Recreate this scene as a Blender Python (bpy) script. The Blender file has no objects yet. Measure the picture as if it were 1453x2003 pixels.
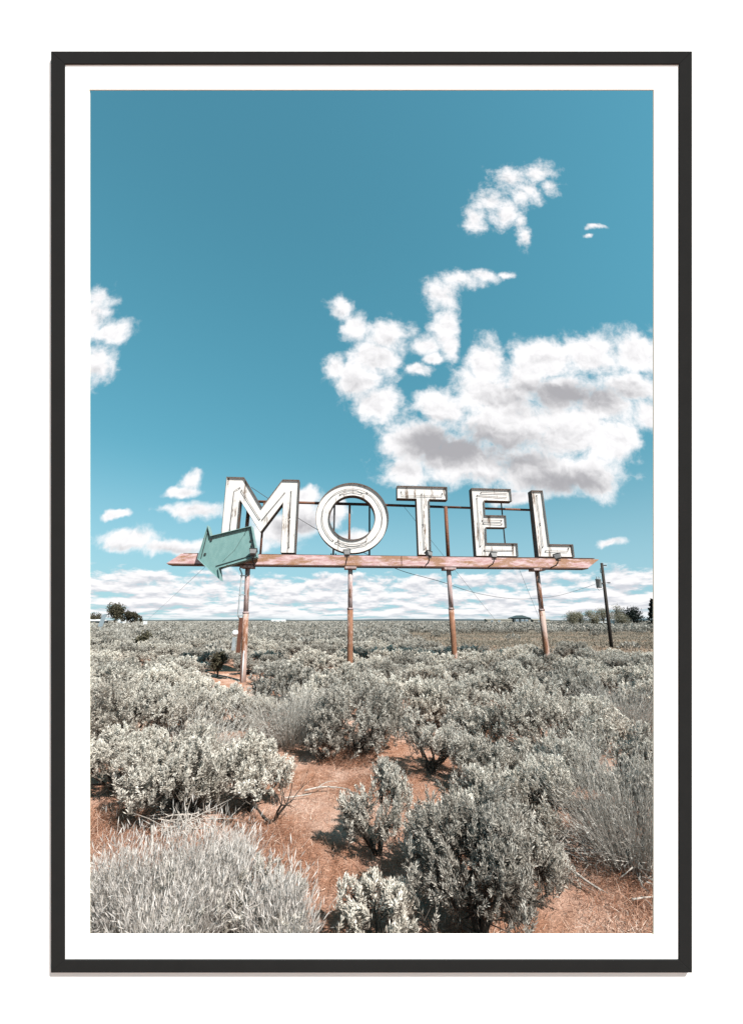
import bpy, math, random
import numpy as np
from mathutils import Vector, Matrix

# ------------------------------------------------------------------ camera, sky, sun, exposure
scene = bpy.context.scene
col = scene.collection
PITCH = math.radians(15.6)
CAM_H = 1.7
FPX = 760.0 / 2003.0            # focal length as a share of the picture height

cam_data = bpy.data.cameras.new('camera')
cam_data.sensor_fit = 'VERTICAL'
cam_data.sensor_height = 36.0
cam_data.lens = 36.0 * FPX
cam_data.clip_start = 0.02
cam_data.clip_end = 20000.0
camera = bpy.data.objects.new('camera', cam_data)
camera.location = (0, 0, CAM_H)
camera.rotation_euler = (math.radians(90) + PITCH, 0, 0)
col.objects.link(camera)
scene.camera = camera

SUN_EL = math.radians(46.0)
SUN_AZ = math.radians(140.0)     # clockwise from +Y: behind the camera, to the right
sun_vec = Vector((math.sin(SUN_AZ) * math.cos(SUN_EL), math.cos(SUN_AZ) * math.cos(SUN_EL), math.sin(SUN_EL)))
sun_data = bpy.data.lights.new('sun', 'SUN')
sun_data.energy = 4.6
sun_data.angle = math.radians(0.8)
sun_data.color = (1.0, 0.965, 0.92)
sun = bpy.data.objects.new('sun', sun_data)
sun.rotation_euler = sun_vec.to_track_quat('Z', 'Y').to_euler()
sun.location = (20, -20, 30)
col.objects.link(sun)

scene.view_settings.view_transform = 'Standard'
scene.view_settings.look = 'None'
scene.view_settings.exposure = 1.3
scene.view_settings.gamma = 1.0
scene.view_settings.use_curve_mapping = False
scene.render.engine = 'CYCLES'
scene.cycles.use_denoising = True
scene.cycles.max_bounces = 6
scene.cycles.diffuse_bounces = 3
scene.cycles.glossy_bounces = 2
scene.cycles.transmission_bounces = 3
scene.cycles.caustics_reflective = False
scene.cycles.caustics_refractive = False


class NB:
    """small helper to write node trees"""
    def __init__(self, tree):
        self.t = tree
        self.n = tree.nodes
        self.l = tree.links

    def set(self, sock, v):
        if v is None:
            return
        if isinstance(v, bpy.types.NodeSocket):
            self.l.new(v, sock)
        else:
            try:
                sock.default_value = v
            except Exception:
                sock.default_value = tuple(v) + (1.0,)

    def node(self, kind, **props):
        nd = self.n.new(kind)
        for k, v in props.items():
            setattr(nd, k, v)
        return nd

    def math(self, op, a, b=None, c=None, clamp=False):
        nd = self.node('ShaderNodeMath', operation=op, use_clamp=clamp)
        for i, v in enumerate((a, b, c)):
            self.set(nd.inputs[i], v)
        return nd.outputs[0]

    def vmath(self, op, a, b=None, c=None, scale=None):
        nd = self.node('ShaderNodeVectorMath', operation=op)
        for i, v in enumerate((a, b, c)):
            self.set(nd.inputs[i], v)
        if scale is not None:
            self.set(nd.inputs['Scale'], scale)
        return nd.outputs['Value'] if op in ('LENGTH', 'DOT_PRODUCT', 'DISTANCE') else nd.outputs[0]

    def noise(self, vec, scale, detail=4.0, rough=0.55, dist=0.0, dims='3D', out='Fac'):
        nd = self.node('ShaderNodeTexNoise', noise_dimensions=dims)
        self.set(nd.inputs['Vector'], vec)
        self.set(nd.inputs['Scale'], scale)
        self.set(nd.inputs['Detail'], detail)
        self.set(nd.inputs['Roughness'], rough)
        self.set(nd.inputs['Distortion'], dist)
        return nd.outputs[out]

    def ramp(self, fac, stops, interp='LINEAR'):
        nd = self.node('ShaderNodeValToRGB')
        nd.color_ramp.interpolation = interp
        el = nd.color_ramp.elements
        while len(el) > 1:
            el.remove(el[-1])
        el[0].position = stops[0][0]
        el[0].color = tuple(stops[0][1]) + (1,)
        for p, cc in stops[1:]:
            e = el.new(p)
            e.color = tuple(cc) + (1,)
        self.set(nd.inputs[0], fac)
        return nd.outputs[0]

    def mix(self, fac, a, b, blend='MIX'):
        nd = self.node('ShaderNodeMix', data_type='RGBA', blend_type=blend)
        self.set(nd.inputs[0], fac)
        self.set(nd.inputs[6], a)
        self.set(nd.inputs[7], b)
        return nd.outputs[2]

    def smooth(self, v, lo, hi, to0=0.0, to1=1.0):
        nd = self.node('ShaderNodeMapRange', interpolation_type='SMOOTHSTEP')
        self.set(nd.inputs[0], v)
        self.set(nd.inputs[1], lo)
        self.set(nd.inputs[2], hi)
        self.set(nd.inputs[3], to0)
        self.set(nd.inputs[4], to1)
        return nd.outputs[0]

    def sep(self, v):
        nd = self.node('ShaderNodeSeparateXYZ')
        self.set(nd.inputs[0], v)
        return nd.outputs

    def comb(self, x, y, z):
        nd = self.node('ShaderNodeCombineXYZ')
        for i, v in enumerate((x, y, z)):
            self.set(nd.inputs[i], v)
        return nd.outputs[0]


# ---- clouds: soft lumps of cumulus standing in the sky at fixed compass directions,
#      given as (east/north, up/north, half width, half height) slopes
CUMULUS = [
    (0.197, 0.588, 0.081, 0.063), (0.135, 0.491, 0.101, 0.087), (0.342, 0.742, 0.064, 0.085), (0.349, 0.638, 0.112, 0.085),
    (0.511, 0.751, 0.100, 0.080), (0.667, 0.769, 0.108, 0.083), (0.792, 0.778, 0.085, 0.072), (0.879, 0.751, 0.077, 0.098),
    (0.399, 0.539, 0.175, 0.097), (0.569, 0.507, 0.152, 0.103), (0.675, 0.491, 0.075, 0.076), (0.247, 0.436, 0.171, 0.074),
    (0.455, 0.391, 0.176, 0.063), (0.608, 0.383, 0.095, 0.063), (0.089, 0.391, 0.067, 0.051), (0.672, 0.604, 0.089, 0.075),
    (-0.098, 0.937, 0.035, 0.039), (-0.054, 0.874, 0.035, 0.047), (0.052, 0.837, 0.078, 0.063), (0.013, 0.760, 0.074, 0.075),
    (-0.040, 0.681, 0.075, 0.062), (-0.104, 0.721, 0.033, 0.039), (0.013, 0.604, 0.071, 0.060), (0.135, 0.716, 0.043, 0.025),
    (0.190, 0.760, 0.028, 0.018),
    (0.219, 0.987, 0.048, 0.068), (0.223, 0.870, 0.041, 0.079), (0.293, 1.051, 0.066, 0.041), (0.368, 1.067, 0.043, 0.025),
    (0.426, 1.076, 0.033, 0.014),
    (0.348, 1.305, 0.038, 0.055), (0.406, 1.379, 0.060, 0.056), (0.491, 1.494, 0.075, 0.064), (0.584, 1.519, 0.065, 0.054),
    (0.630, 1.458, 0.036, 0.039), (0.450, 1.340, 0.052, 0.060), (0.510, 1.410, 0.035, 0.047), (0.509, 1.234, 0.015, 0.057),
    (0.754, 1.278, 0.032, 0.010), (0.722, 1.238, 0.022, 0.008),
    (-0.876, 0.909, 0.076, 0.096), (-0.791, 0.852, 0.066, 0.045), (-0.828, 0.742, 0.058, 0.060), (-0.863, 0.983, 0.036, 0.040),
    (-0.488, 0.365, 0.028, 0.030), (-0.505, 0.336, 0.042, 0.015), (-0.460, 0.281, 0.090, 0.024), (-0.175, 0.324, 0.039, 0.026),
    (-0.172, 0.260, 0.063, 0.059), (-0.245, 0.232, 0.081, 0.053), (-0.105, 0.281, 0.033, 0.043), (-0.688, 0.274, 0.033, 0.011),
    (-0.638, 0.205, 0.088, 0.030), (-0.529, 0.187, 0.093, 0.020), (0.626, 0.193, 0.032, 0.011), (0.378, 0.322, 0.055, 0.020),
    (-0.062, 0.198, 0.053, 0.024),
    (0.235, 0.800, 0.026, 0.050), (0.170, 0.800, 0.040, 0.030), (0.545, 1.440, 0.050, 0.050), (0.500, 1.290, 0.020, 0.050),
    (0.560, 0.640, 0.120, 0.070), (0.760, 0.660, 0.090, 0.060), (0.455, 0.690, 0.080, 0.070), (0.800, 0.560, 0.050, 0.050)]


def new_group(name, n_in=1):
    g = bpy.data.node_groups.new(name, 'ShaderNodeTree')
    g.interface.new_socket('Vector', in_out='INPUT', socket_type='NodeSocketVector')
    g.interface.new_socket('Value', in_out='OUTPUT', socket_type='NodeSocketFloat')
    b = NB(g)
    return g, b, b.node('NodeGroupInput').outputs[0], b.node('NodeGroupOutput').inputs[0]


def body_group():
    """large rounded masses of cumulus"""
    g, b, p, out = new_group('cumulus_body')
    acc = None
    for (cx, cz, rx, rz) in CUMULUS:
        big = 1.20 if rx > 0.06 else 1.34
        rx *= big
        rz *= big
        q = b.vmath('MULTIPLY_ADD', p, (1 / rx, 1 / rz, 0), (-cx / rx, -cz / rz, 0))
        ln = b.vmath('LENGTH', q)
        acc = ln if acc is None else b.math('SMOOTH_MIN', acc, ln, 0.22)
    b.l.new(b.math('SUBTRACT', 1.0, acc), out)
    return g


# grey undersides of the same clouds: (east/north, up/north, half width, half height, depth of the grey)
BASES = [(0.221, 0.478, 0.151, 0.066, 1.00), (0.390, 0.452, 0.136, 0.065, 0.75), (0.571, 0.630, 0.194, 0.051, 0.80), (0.743, 0.630, 0.089, 0.041, 0.40), (0.520, 0.357, 0.132, 0.044, 0.85), (0.637, 0.346, 0.069, 0.029, 0.50), (0.284, 0.368, 0.112, 0.027, 0.50), (-0.040, 0.647, 0.072, 0.048, 0.22), (0.029, 0.778, 0.062, 0.045, 0.18), (-0.185, 0.239, 0.084, 0.036, 0.55), (-0.634, 0.179, 0.106, 0.012, 0.45), (-0.458, 0.264, 0.082, 0.010, 0.40), (-0.527, 0.174, 0.106, 0.009, 0.40), (-0.812, 0.698, 0.061, 0.031, 0.25), (-0.493, 0.327, 0.041, 0.010, 0.30),]


def base_group():
    g, b, p, out = new_group('cumulus_bases')
    tot = None
    for (cx, cz, rx, rz, k) in BASES:
        q = b.vmath('MULTIPLY_ADD', p, (1 / rx, 1 / rz, 0), (-cx / rx, -cz / rz, 0))
        v = b.math('MULTIPLY', b.smooth(b.vmath('LENGTH', q), 0.0, 1.75, 1.0, 0.0), k)
        tot = v if tot is None else b.math('MAXIMUM', tot, v)
    b.l.new(tot, out)
    return g


def build_world():
    world = bpy.data.worlds.new('World')
    scene.world = world
    world.use_nodes = True
    world.cycles.sampling_method = 'MANUAL'
    world.cycles.sample_map_resolution = 256
    nt = world.node_tree
    nt.nodes.clear()
    b = NB(nt)
    out = b.node('ShaderNodeOutputWorld')
    bg = b.node('ShaderNodeBackground')
    bg.inputs['Strength'].default_value = 0.082
    nt.links.new(bg.outputs[0], out.inputs[0])
    sky = b.node('ShaderNodeTexSky', sky_type='NISHITA')
    sky.sun_disc = False
    sky.sun_elevation = SUN_EL
    sky.sun_rotation = SUN_AZ
    sky.altitude = 1300.0
    sky.air_density = 1.0
    sky.dust_density = 0.6
    sky.ozone_density = 1.5
    skycol = b.mix(1.0, sky.outputs[0], (0.63, 1.36, 1.00), 'MULTIPLY')

    tc = b.node('ShaderNodeTexCoord')
    d = tc.outputs['Generated']
    dx, dy, dz = b.sep(d)
    fwd = b.math('MAXIMUM', dy, 0.05)
    pz0 = b.math('DIVIDE', dz, fwd)
    p0 = b.comb(b.math('DIVIDE', dx, fwd), pz0, 0.0)
    g_body, g_base = body_group(), base_group()

    def use(g, v):
        nd = b.node('ShaderNodeGroup')
        nd.node_tree = g
        b.set(nd.inputs[0], v)
        return nd.outputs[0]

    def fbm(v, sc, det, rough):
        return b.math('SUBTRACT', b.noise(v, sc, det, rough, dims='2D'), 0.5)
    warp = b.vmath('MULTIPLY', b.vmath('SUBTRACT', b.noise(p0, 7.0, 4.0, 0.6, out='Color', dims='2D'), (0.5, 0.5, 0.5)), (0.060, 0.060, 0.0))
    p = b.vmath('ADD', p0, warp)
    body = use(g_body, p)
    bases = use(g_base, b.vmath('ADD', p0, b.vmath('SCALE', warp, scale=0.6)))
    ahead = b.smooth(dy, 0.06, 0.25)
    n_a = fbm(p, 12.0, 9.0, 0.62)
    n_b = fbm(b.vmath('ADD', p, (0.010, 0.022, 0.0)), 12.0, 4.0, 0.55)
    f0 = b.math('MULTIPLY_ADD', n_a, 1.35, body)
    wisp = fbm(b.vmath('MULTIPLY', p0, (1.0, 0.75, 0.0)), 34.0, 6.0, 0.68)
    soft = b.smooth(pz0, 0.70, 1.15, 0.55, 0.95)
    a_cum = b.math('MULTIPLY', b.smooth(b.math('MULTIPLY_ADD', wisp, b.smooth(pz0, 0.75, 1.15, 0.35, 1.05), f0), -0.12, soft), ahead)
    grey = b.math('MULTIPLY', bases, b.smooth(f0, 0.05, 0.6))
    grey = b.math('ADD', grey, b.math('MULTIPLY', b.math('SUBTRACT', n_b, n_a), 0.85))
    grey = b.math('ADD', grey, b.math('MULTIPLY', b.math('SUBTRACT', fbm(b.vmath('ADD', p, (0.004, 0.010, 0.0)), 30.0, 2.0, 0.5), fbm(p, 30.0, 3.0, 0.5)), 0.32))
    grey = b.math('ADD', grey, b.smooth(body, 0.10, 0.9, 0.0, 0.22))
    c_cum = b.mix(b.smooth(grey, 0.0, 1.0), (5.2, 5.15, 5.2), (2.2, 2.18, 2.3))

    # a bank of flat-bottomed cloud that runs to the horizon all round, seen in perspective
    hz = b.math('MAXIMUM', dz, 0.0)

    def deck(up, detail):
        # heaps piled in rows that shrink towards the horizon
        h = b.math('ADD', hz, up)
        row = b.math('LOGARITHM', b.math('ADD', h, 0.022), 2.718)
        az = b.math('ARCTAN2', dx, dy)
        q = b.comb(b.math('MULTIPLY', az, 11.0), b.math('MULTIPLY', row, 3.3), b.math('MULTIPLY', az, 1.0))
        return b.noise(q, 1.25, detail, 0.60)
    n0 = deck(0.0, 7.0)
    n1 = deck(0.011, 3.0)
    cover = b.smooth(dz, 0.085, 0.165, 0.0, 0.55)
    a_deck = b.math('MULTIPLY', b.smooth(b.math('SUBTRACT', n0, cover), 0.34, 0.50), b.smooth(dz, -0.002, 0.02, 0.65, 1.0))
    lit_d = b.math('MULTIPLY_ADD', b.math('SUBTRACT', n0, n1), 3.0, 0.62)
    c_deck = b.mix(b.smooth(lit_d, 0.1, 0.95), (3.2, 3.32, 3.6), (5.1, 5.05, 5.1))
    hazeband = b.smooth(dz, 0.0, 0.40, 0.85, 0.0)
    base = b.mix(hazeband, b.mix(b.smooth(dz, 0.05, 0.75, 1.0, 0.0), skycol, b.mix(1.0, skycol, (0.66, 0.50, 0.54), 'MULTIPLY')), (1.9, 3.0, 3.7))
    low = b.mix(a_deck, base, c_deck)
    fin = b.mix(a_cum, low, c_cum)
    nt.links.new(fin, bg.inputs['Color'])


build_world()

# ------------------------------------------------------------------ materials
MATS = {}


def material(name, fn):
    if name in MATS:
        return MATS[name]
    m = bpy.data.materials.new(name)
    m.use_nodes = True
    nt = m.node_tree
    nt.nodes.clear()
    b = NB(nt)
    out = b.node('ShaderNodeOutputMaterial')
    sh = fn(b)
    nt.links.new(sh, out.inputs['Surface'])
    MATS[name] = m
    return m


def bsdf(b, color, rough=0.6, metal=0.0, normal=None, spec=0.3):
    nd = b.node('ShaderNodeBsdfPrincipled')
    b.set(nd.inputs['Base Color'], color)
    b.set(nd.inputs['Roughness'], rough)
    b.set(nd.inputs['Metallic'], metal)
    b.set(nd.inputs['Specular IOR Level'], spec)
    if normal is not None:
        b.set(nd.inputs['Normal'], normal)
    return nd.outputs[0]


def bump(b, h, dist=0.01, strength=0.5):
    nd = b.node('ShaderNodeBump')
    nd.inputs['Strength'].default_value = strength
    nd.inputs['Distance'].default_value = dist
    b.set(nd.inputs['Height'], h)
    return nd.outputs[0]


def objco(b):
    return b.node('ShaderNodeTexCoord').outputs['Object']


def plain(name, c, rough=0.6, metal=0.0, var=0.15, scale=6.0, spec=0.3):
    def fn(b):
        n = b.noise(objco(b), scale, 5.0, 0.6)
        lo = tuple(x * (1 - var) for x in c)
        hi = tuple(min(1, x * (1 + var)) for x in c)
        return bsdf(b, b.ramp(n, [(0.3, lo), (0.7, hi)]), rough, metal, spec=spec)
    return material(name, fn)


def painted(name, paint, rust, amount, streak=(1.0, 1.0, 1.0), scale=2.2, rust2=None, fade=None):
    """old paint flaking off to rust; amount is the share of rust"""
    def fn(b):
        co = b.vmath('MULTIPLY', objco(b), streak)
        n = b.noise(co, scale, 8.0, 0.65)
        n2 = b.noise(co, scale * 3.1, 6.0, 0.6)
        n3 = b.noise(co, scale * 14, 4.0, 0.6)
        r2 = rust2 or tuple(x * 0.5 for x in rust)
        fd = fade or tuple(min(1, x * 1.25) for x in paint)
        pc = b.mix(b.smooth(n2, 0.35, 0.68), paint, fd)
        rc = b.mix(b.smooth(n3, 0.35, 0.65), rust, r2)
        t = 0.72 - amount * 0.5
        mask = b.smooth(b.math('ADD', n, b.math('MULTIPLY', b.math('SUBTRACT', n3, 0.5), 0.25)), t - 0.04, t + 0.05)
        c = b.mix(mask, pc, rc)
        return bsdf(b, c, 0.7, 0.0, bump(b, b.math('MULTIPLY', mask, n3), 0.004, 0.4), 0.25)
    return material(name, fn)


M_wall = plain('white_wall_paint', (0.93, 0.93, 0.93), 0.8, var=0.004, scale=3.0, spec=0.1)
M_mat = plain('mat_board_white', (0.885, 0.885, 0.885), 0.9, var=0.006, scale=40.0, spec=0.05)
M_bevel = plain('mat_bevel_cream', (0.80, 0.76, 0.62), 0.9, var=0.03, scale=60.0, spec=0.05)
M_frame = plain('charcoal_frame_paint', (0.019, 0.019, 0.019), 0.95, var=0.05, scale=30.0, spec=0.0)
M_face = painted('aged_white_enamel', (0.43, 0.405, 0.388), (0.17, 0.12, 0.09), 0.24, (1.6, 1, 0.22), 3.4, fade=(0.47, 0.45, 0.435))
M_lining = painted('aged_white_lining', (0.40, 0.38, 0.36), (0.18, 0.10, 0.06), 0.2, (1, 1, 0.4), 3.0)
M_casing = painted('dark_brown_casing', (0.060, 0.048, 0.042), (0.10, 0.05, 0.03), 0.4, (1, 1, 1), 3.0)
M_turq = painted('faded_turquoise_paint', (0.098, 0.180, 0.174), (0.085, 0.08, 0.07), 0.04, (1, 1, 0.5), 2.4, fade=(0.122, 0.208, 0.200))
M_turq_edge = painted('pale_turquoise_edge', (0.13, 0.21, 0.205), (0.15, 0.10, 0.07), 0.2, (1, 1, 1), 3.0)
M_beam = painted('faded_red_beam_paint', (0.31, 0.175, 0.172), (0.19, 0.085, 0.04), 0.44, (0.7, 1, 3.0), 1.6,
                 rust2=(0.27, 0.16, 0.11), fade=(0.43, 0.325, 0.32))
M_flange = painted('dark_flange_paint', (0.055, 0.032, 0.028), (0.10, 0.04, 0.02), 0.4, (1, 1, 1), 3.0)
M_post_hi = painted('chalky_pink_post_paint', (0.25, 0.165, 0.155), (0.17, 0.075, 0.04), 0.34, (1, 1, 0.25), 4.0, fade=(0.33, 0.27, 0.262))
M_post_lo = painted('rusty_post_steel', (0.29, 0.205, 0.175), (0.19, 0.088, 0.048), 0.46, (1, 1, 0.30), 2.6, rust2=(0.14, 0.060, 0.034))
M_rust = painted('rust_pipe', (0.10, 0.055, 0.04), (0.16, 0.06, 0.03), 0.6, (1, 1, 1), 2.5)
M_darkpipe = painted('dark_pipe', (0.018, 0.017, 0.018), (0.13, 0.05, 0.03), 0.35, (1, 1, 1), 1.3)
M_tube = plain('dead_neon_glass', (0.085, 0.07, 0.062), 0.35, var=0.3, scale=4.0, spec=0.4)
M_lamp = plain('lamp_housing_grey', (0.105, 0.10, 0.098), 0.6, var=0.2, scale=12.0)
M_lampdark = plain('lamp_bracket_dark', (0.02, 0.018, 0.018), 0.6)
M_conduit = plain('galvanised_conduit', (0.30, 0.32, 0.33), 0.45, 0.5, var=0.2)
M_meter = plain('meter_white', (0.55, 0.55, 0.55), 0.4)
M_board = plain('brown_mount_board', (0.075, 0.028, 0.016), 0.8, var=0.3)
M_cable = plain('black_cable', (0.03, 0.03, 0.032), 0.6)
M_pole = plain('creosoted_pole', (0.020, 0.015, 0.012), 0.85, var=0.5, scale=9.0)
M_xfm = plain('transformer_grey', (0.17, 0.19, 0.20), 0.5, var=0.12)
M_stick = plain('bleached_dead_wood', (0.30, 0.265, 0.235), 0.85, var=0.35, scale=25.0)
M_wood = plain('grey_shredding_bark', (0.060, 0.050, 0.042), 0.9, var=0.45, scale=30.0, spec=0.1)
M_treewood = plain('tree_bark', (0.075, 0.060, 0.045), 0.9, var=0.4, scale=6.0, spec=0.1)


def leaf_mat(name, stops, trans=0.2, varobj=0.30, tcol=None):
    def fn(b):
        at = b.node('ShaderNodeAttribute', attribute_name='tint')
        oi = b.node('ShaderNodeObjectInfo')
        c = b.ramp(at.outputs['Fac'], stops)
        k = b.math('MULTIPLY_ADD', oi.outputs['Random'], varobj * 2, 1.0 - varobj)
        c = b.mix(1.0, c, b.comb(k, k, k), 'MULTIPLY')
        d = bsdf(b, c, 0.75, 0.0, spec=0.15)
        t = b.node('ShaderNodeBsdfTranslucent')
        b.set(t.inputs[0], c)
        m = b.node('ShaderNodeMixShader')
        m.inputs[0].default_value = trans
        b.l.new(d, m.inputs[1])
        b.l.new(t.outputs[0], m.inputs[2])
        return m.outputs[0]
    return material(name, fn)


SAGE = [(0.0, (0.155, 0.128, 0.100)), (0.35, (0.365, 0.330, 0.283)), (0.75, (0.515, 0.478, 0.422)), (1.0, (0.65, 0.612, 0.552))]  # leaf greys; the dark end also paints the shade in the gaps
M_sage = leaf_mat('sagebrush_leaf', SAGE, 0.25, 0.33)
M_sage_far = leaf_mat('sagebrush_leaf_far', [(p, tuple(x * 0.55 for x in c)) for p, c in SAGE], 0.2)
M_straw = leaf_mat('pale_straw', [(0.0, (0.17, 0.145, 0.12)), (0.5, (0.37, 0.335, 0.305)), (1.0, (0.56, 0.52, 0.49))], 0.25, 0.1)
M_spray = leaf_mat('grey_spray', [(0.0, (0.16, 0.14, 0.118)), (0.5, (0.37, 0.345, 0.31)), (1.0, (0.56, 0.53, 0.49))], 0.25, 0.1)
M_thatch = leaf_mat('rusty_thatch', [(0.0, (0.07, 0.03, 0.018)), (0.35, (0.25, 0.11, 0.062)), (0.65, (0.46, 0.275, 0.195)), (1.0, (0.64, 0.53, 0.45))], 0.2, 0.0)
M_clear = leaf_mat('dry_field_grass', [(0.0, (0.11, 0.088, 0.064)), (0.5, (0.20, 0.168, 0.132)), (1.0, (0.25, 0.165, 0.112))], 0.2, 0.0)
M_treeleaf = leaf_mat('elm_leaf', [(0.0, (0.020, 0.018, 0.010)), (0.5, (0.055, 0.048, 0.030)), (1.0, (0.11, 0.095, 0.065))], 0.2, 0.1)
M_pale_leaf = leaf_mat('budding_leaf', [(0.0, (0.10, 0.085, 0.055)), (0.5, (0.18, 0.165, 0.115)), (1.0, (0.25, 0.235, 0.18))], 0.25, 0.2)
M_conifer = leaf_mat('conifer_needle', [(0.0, (0.004, 0.006, 0.005)), (0.5, (0.011, 0.015, 0.013)), (1.0, (0.025, 0.030, 0.026))], 0.1, 0.1)


def ground_fn(b):
    co = b.node('ShaderNodeNewGeometry').outputs['Position']
    n1 = b.noise(co, 0.9, 6.0, 0.6)
    n2 = b.noise(co, 7.0, 6.0, 0.65)
    n3 = b.noise(co, 60.0, 5.0, 0.75)
    n4 = b.noise(co, 0.12, 4.0, 0.55)
    x, y, z = b.sep(co)
    soil = b.ramp(n2, [(0.25, (0.24, 0.112, 0.066)), (0.5, (0.42, 0.225, 0.148)), (0.75, (0.54, 0.35, 0.265))])
    soil = b.mix(b.smooth(n3, 0.3, 0.75), b.mix(1.0, soil, (0.50, 0.44, 0.41), 'MULTIPLY'), soil)
    pale = b.mix(b.smooth(n1, 0.42, 0.68), soil, (0.49, 0.325, 0.255))
    # dry grass cover farther out over the plain
    grass = b.ramp(b.noise(b.vmath('MULTIPLY', co, (0.35, 1.0, 1.0)), 0.5, 6.0, 0.65),
                   [(0.3, (0.085, 0.068, 0.050)), (0.5, (0.15, 0.125, 0.098)), (0.60, (0.19, 0.160, 0.128)), (0.70, (0.20, 0.105, 0.066))])
    t = b.smooth(b.math('ADD', y, b.math('MULTIPLY', b.math('SUBTRACT', n4, 0.5), 14.0)), 14.0, 30.0)
    far = b.mix(b.smooth(y, 250.0, 900.0), grass, (0.11, 0.098, 0.078))
    c = b.mix(t, pale, far)
    h = b.math('ADD', b.math('MULTIPLY', n2, 0.6), b.math('MULTIPLY', n3, 0.4))
    return bsdf(b, c, 0.95, 0.0, bump(b, h, 0.05, 1.0), 0.05)


M_ground = material('dry_soil', ground_fn)
M_ridge = plain('far_ridge_haze_blue', (0.045, 0.060, 0.068), 0.95, var=0.2, scale=0.01, spec=0.0)  # bluish distance haze put into the ridge colour

# ------------------------------------------------------------------ mesh helpers


def link(name, mesh, mat, parent=None):
    o = bpy.data.objects.new(name, mesh)
    if mat is not None and len(mesh.materials) == 0:
        mesh.materials.append(mat)
    col.objects.link(o)
    if parent is not None:
        o.parent = parent
    return o


def tag(o, label=None, cat=None, group=None, kind=None):
    if label:
        o['label'] = label
    if cat:
        o['category'] = cat
    if group:
        o['group'] = group
    if kind:
        o['kind'] = kind
    return o


def empty(name, loc=(0, 0, 0), rz=0.0):
    o = bpy.data.objects.new(name, None)
    o.location = loc
    o.rotation_euler = (0, 0, rz)
    o.empty_display_size = 0.2
    col.objects.link(o)
    return o


def quads_mesh(name, quads, tint=None, mat=None):
    """quads: (N,4,3) array"""
    n = len(quads)
    me = bpy.data.meshes.new(name)
    me.vertices.add(n * 4)
    me.vertices.foreach_set('co', np.ascontiguousarray(quads, dtype=np.float32).ravel())
    me.loops.add(n * 4)
    me.loops.foreach_set('vertex_index', np.arange(n * 4, dtype=np.int32))
    me.polygons.add(n)
    me.polygons.foreach_set('loop_start', np.arange(0, n * 4, 4, dtype=np.int32))
    me.update(calc_edges=True)
    if tint is not None:
        a = me.attributes.new('tint', 'FLOAT', 'FACE')
        a.data.foreach_set('value', np.ascontiguousarray(tint, dtype=np.float32))
    if mat is not None:
        me.materials.append(mat)
    return me


class MB:
    """collects boxes, tubes and prisms into one mesh"""
    def __init__(self):
        self.v = []
        self.f = []

    def add(self, vs, fs):
        o = len(self.v)
        self.v += [tuple(v) for v in vs]
        self.f += [tuple(i + o for i in f) for f in fs]
        return self

    def box(self, x0, x1, y0, y1, z0, z1):
        vs = [(x0, y0, z0), (x1, y0, z0), (x1, y1, z0), (x0, y1, z0), (x0, y0, z1), (x1, y0, z1), (x1, y1, z1), (x0, y1, z1)]
        return self.add(vs, [(0, 3, 2, 1), (4, 5, 6, 7), (0, 1, 5, 4), (1, 2, 6, 5), (2, 3, 7, 6), (3, 0, 4, 7)])

    def tube(self, pts, rad, n=8, caps=True):
        pts = [Vector(p) for p in pts]
        if not hasattr(rad, '__len__'):
            rad = [rad] * len(pts)
        vs, fs = [], []
        prev = None
        for i, p in enumerate(pts):
            t = (pts[min(i + 1, len(pts) - 1)] - pts[max(i - 1, 0)]).normalized()
            if prev is None:
                a = Vector((0, 0, 1)) if abs(t.z) < 0.9 else Vector((1, 0, 0))
                u = t.cross(a).normalized()
            else:
                u = (prev - t * prev.dot(t)).normalized()
            prev = u
            w = t.cross(u)
            for k in range(n):
                an = 2 * math.pi * k / n
                vs.append(p + (u * math.cos(an) + w * math.sin(an)) * rad[i])
        for i in range(len(pts) - 1):
            for k in range(n):
                k2 = (k + 1) % n
                fs.append((i * n + k, i * n + k2, (i + 1) * n + k2, (i + 1) * n + k))
        if caps:
            fs.append(tuple(range(n - 1, -1, -1)))
            fs.append(tuple((len(pts) - 1) * n + k for k in range(n)))
        return self.add(vs, fs)

    def prism_xz(self, poly, y0, y1):
        n = len(poly)
        vs = [(x, y0, z) for x, z in poly] + [(x, y1, z) for x, z in poly]
        fs = [tuple(range(n)), tuple(range(2 * n - 1, n - 1, -1))]
        fs += [(i, i + n, (i + 1) % n + n, (i + 1) % n) for i in range(n)]
        return self.add(vs, fs)

    def build(self, name, mat, parent=None, smooth=False, bevel=0.0):
        me = bpy.data.meshes.new(name)
        me.from_pydata(self.v, [], self.f)
        me.update()
        if smooth:
            me.polygons.foreach_set('use_smooth', [len(p.vertices) == 4 for p in me.polygons])
        o = link(name, me, mat, parent)
        if bevel:
            md = o.modifiers.new('bevel', 'BEVEL')
            md.width = bevel
            md.segments = 2
        return o


def unit(a):
    return a / np.maximum(np.linalg.norm(a, axis=-1, keepdims=True), 1e-9)


def leaf_quads(base, d, L, W, rng, fold=0.0):
    """diamond leaves: base point, direction, length, width"""
    n = len(base)
    r = unit(rng.normal(size=(n, 3)))
    s = unit(np.cross(d, r))
    L = L[:, None]
    W = W[:, None]
    mid = base + d * L * 0.55
    tip = base + d * L
    return np.stack([base, mid - s * W * 0.5, tip, mid + s * W * 0.5], axis=1)


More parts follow.
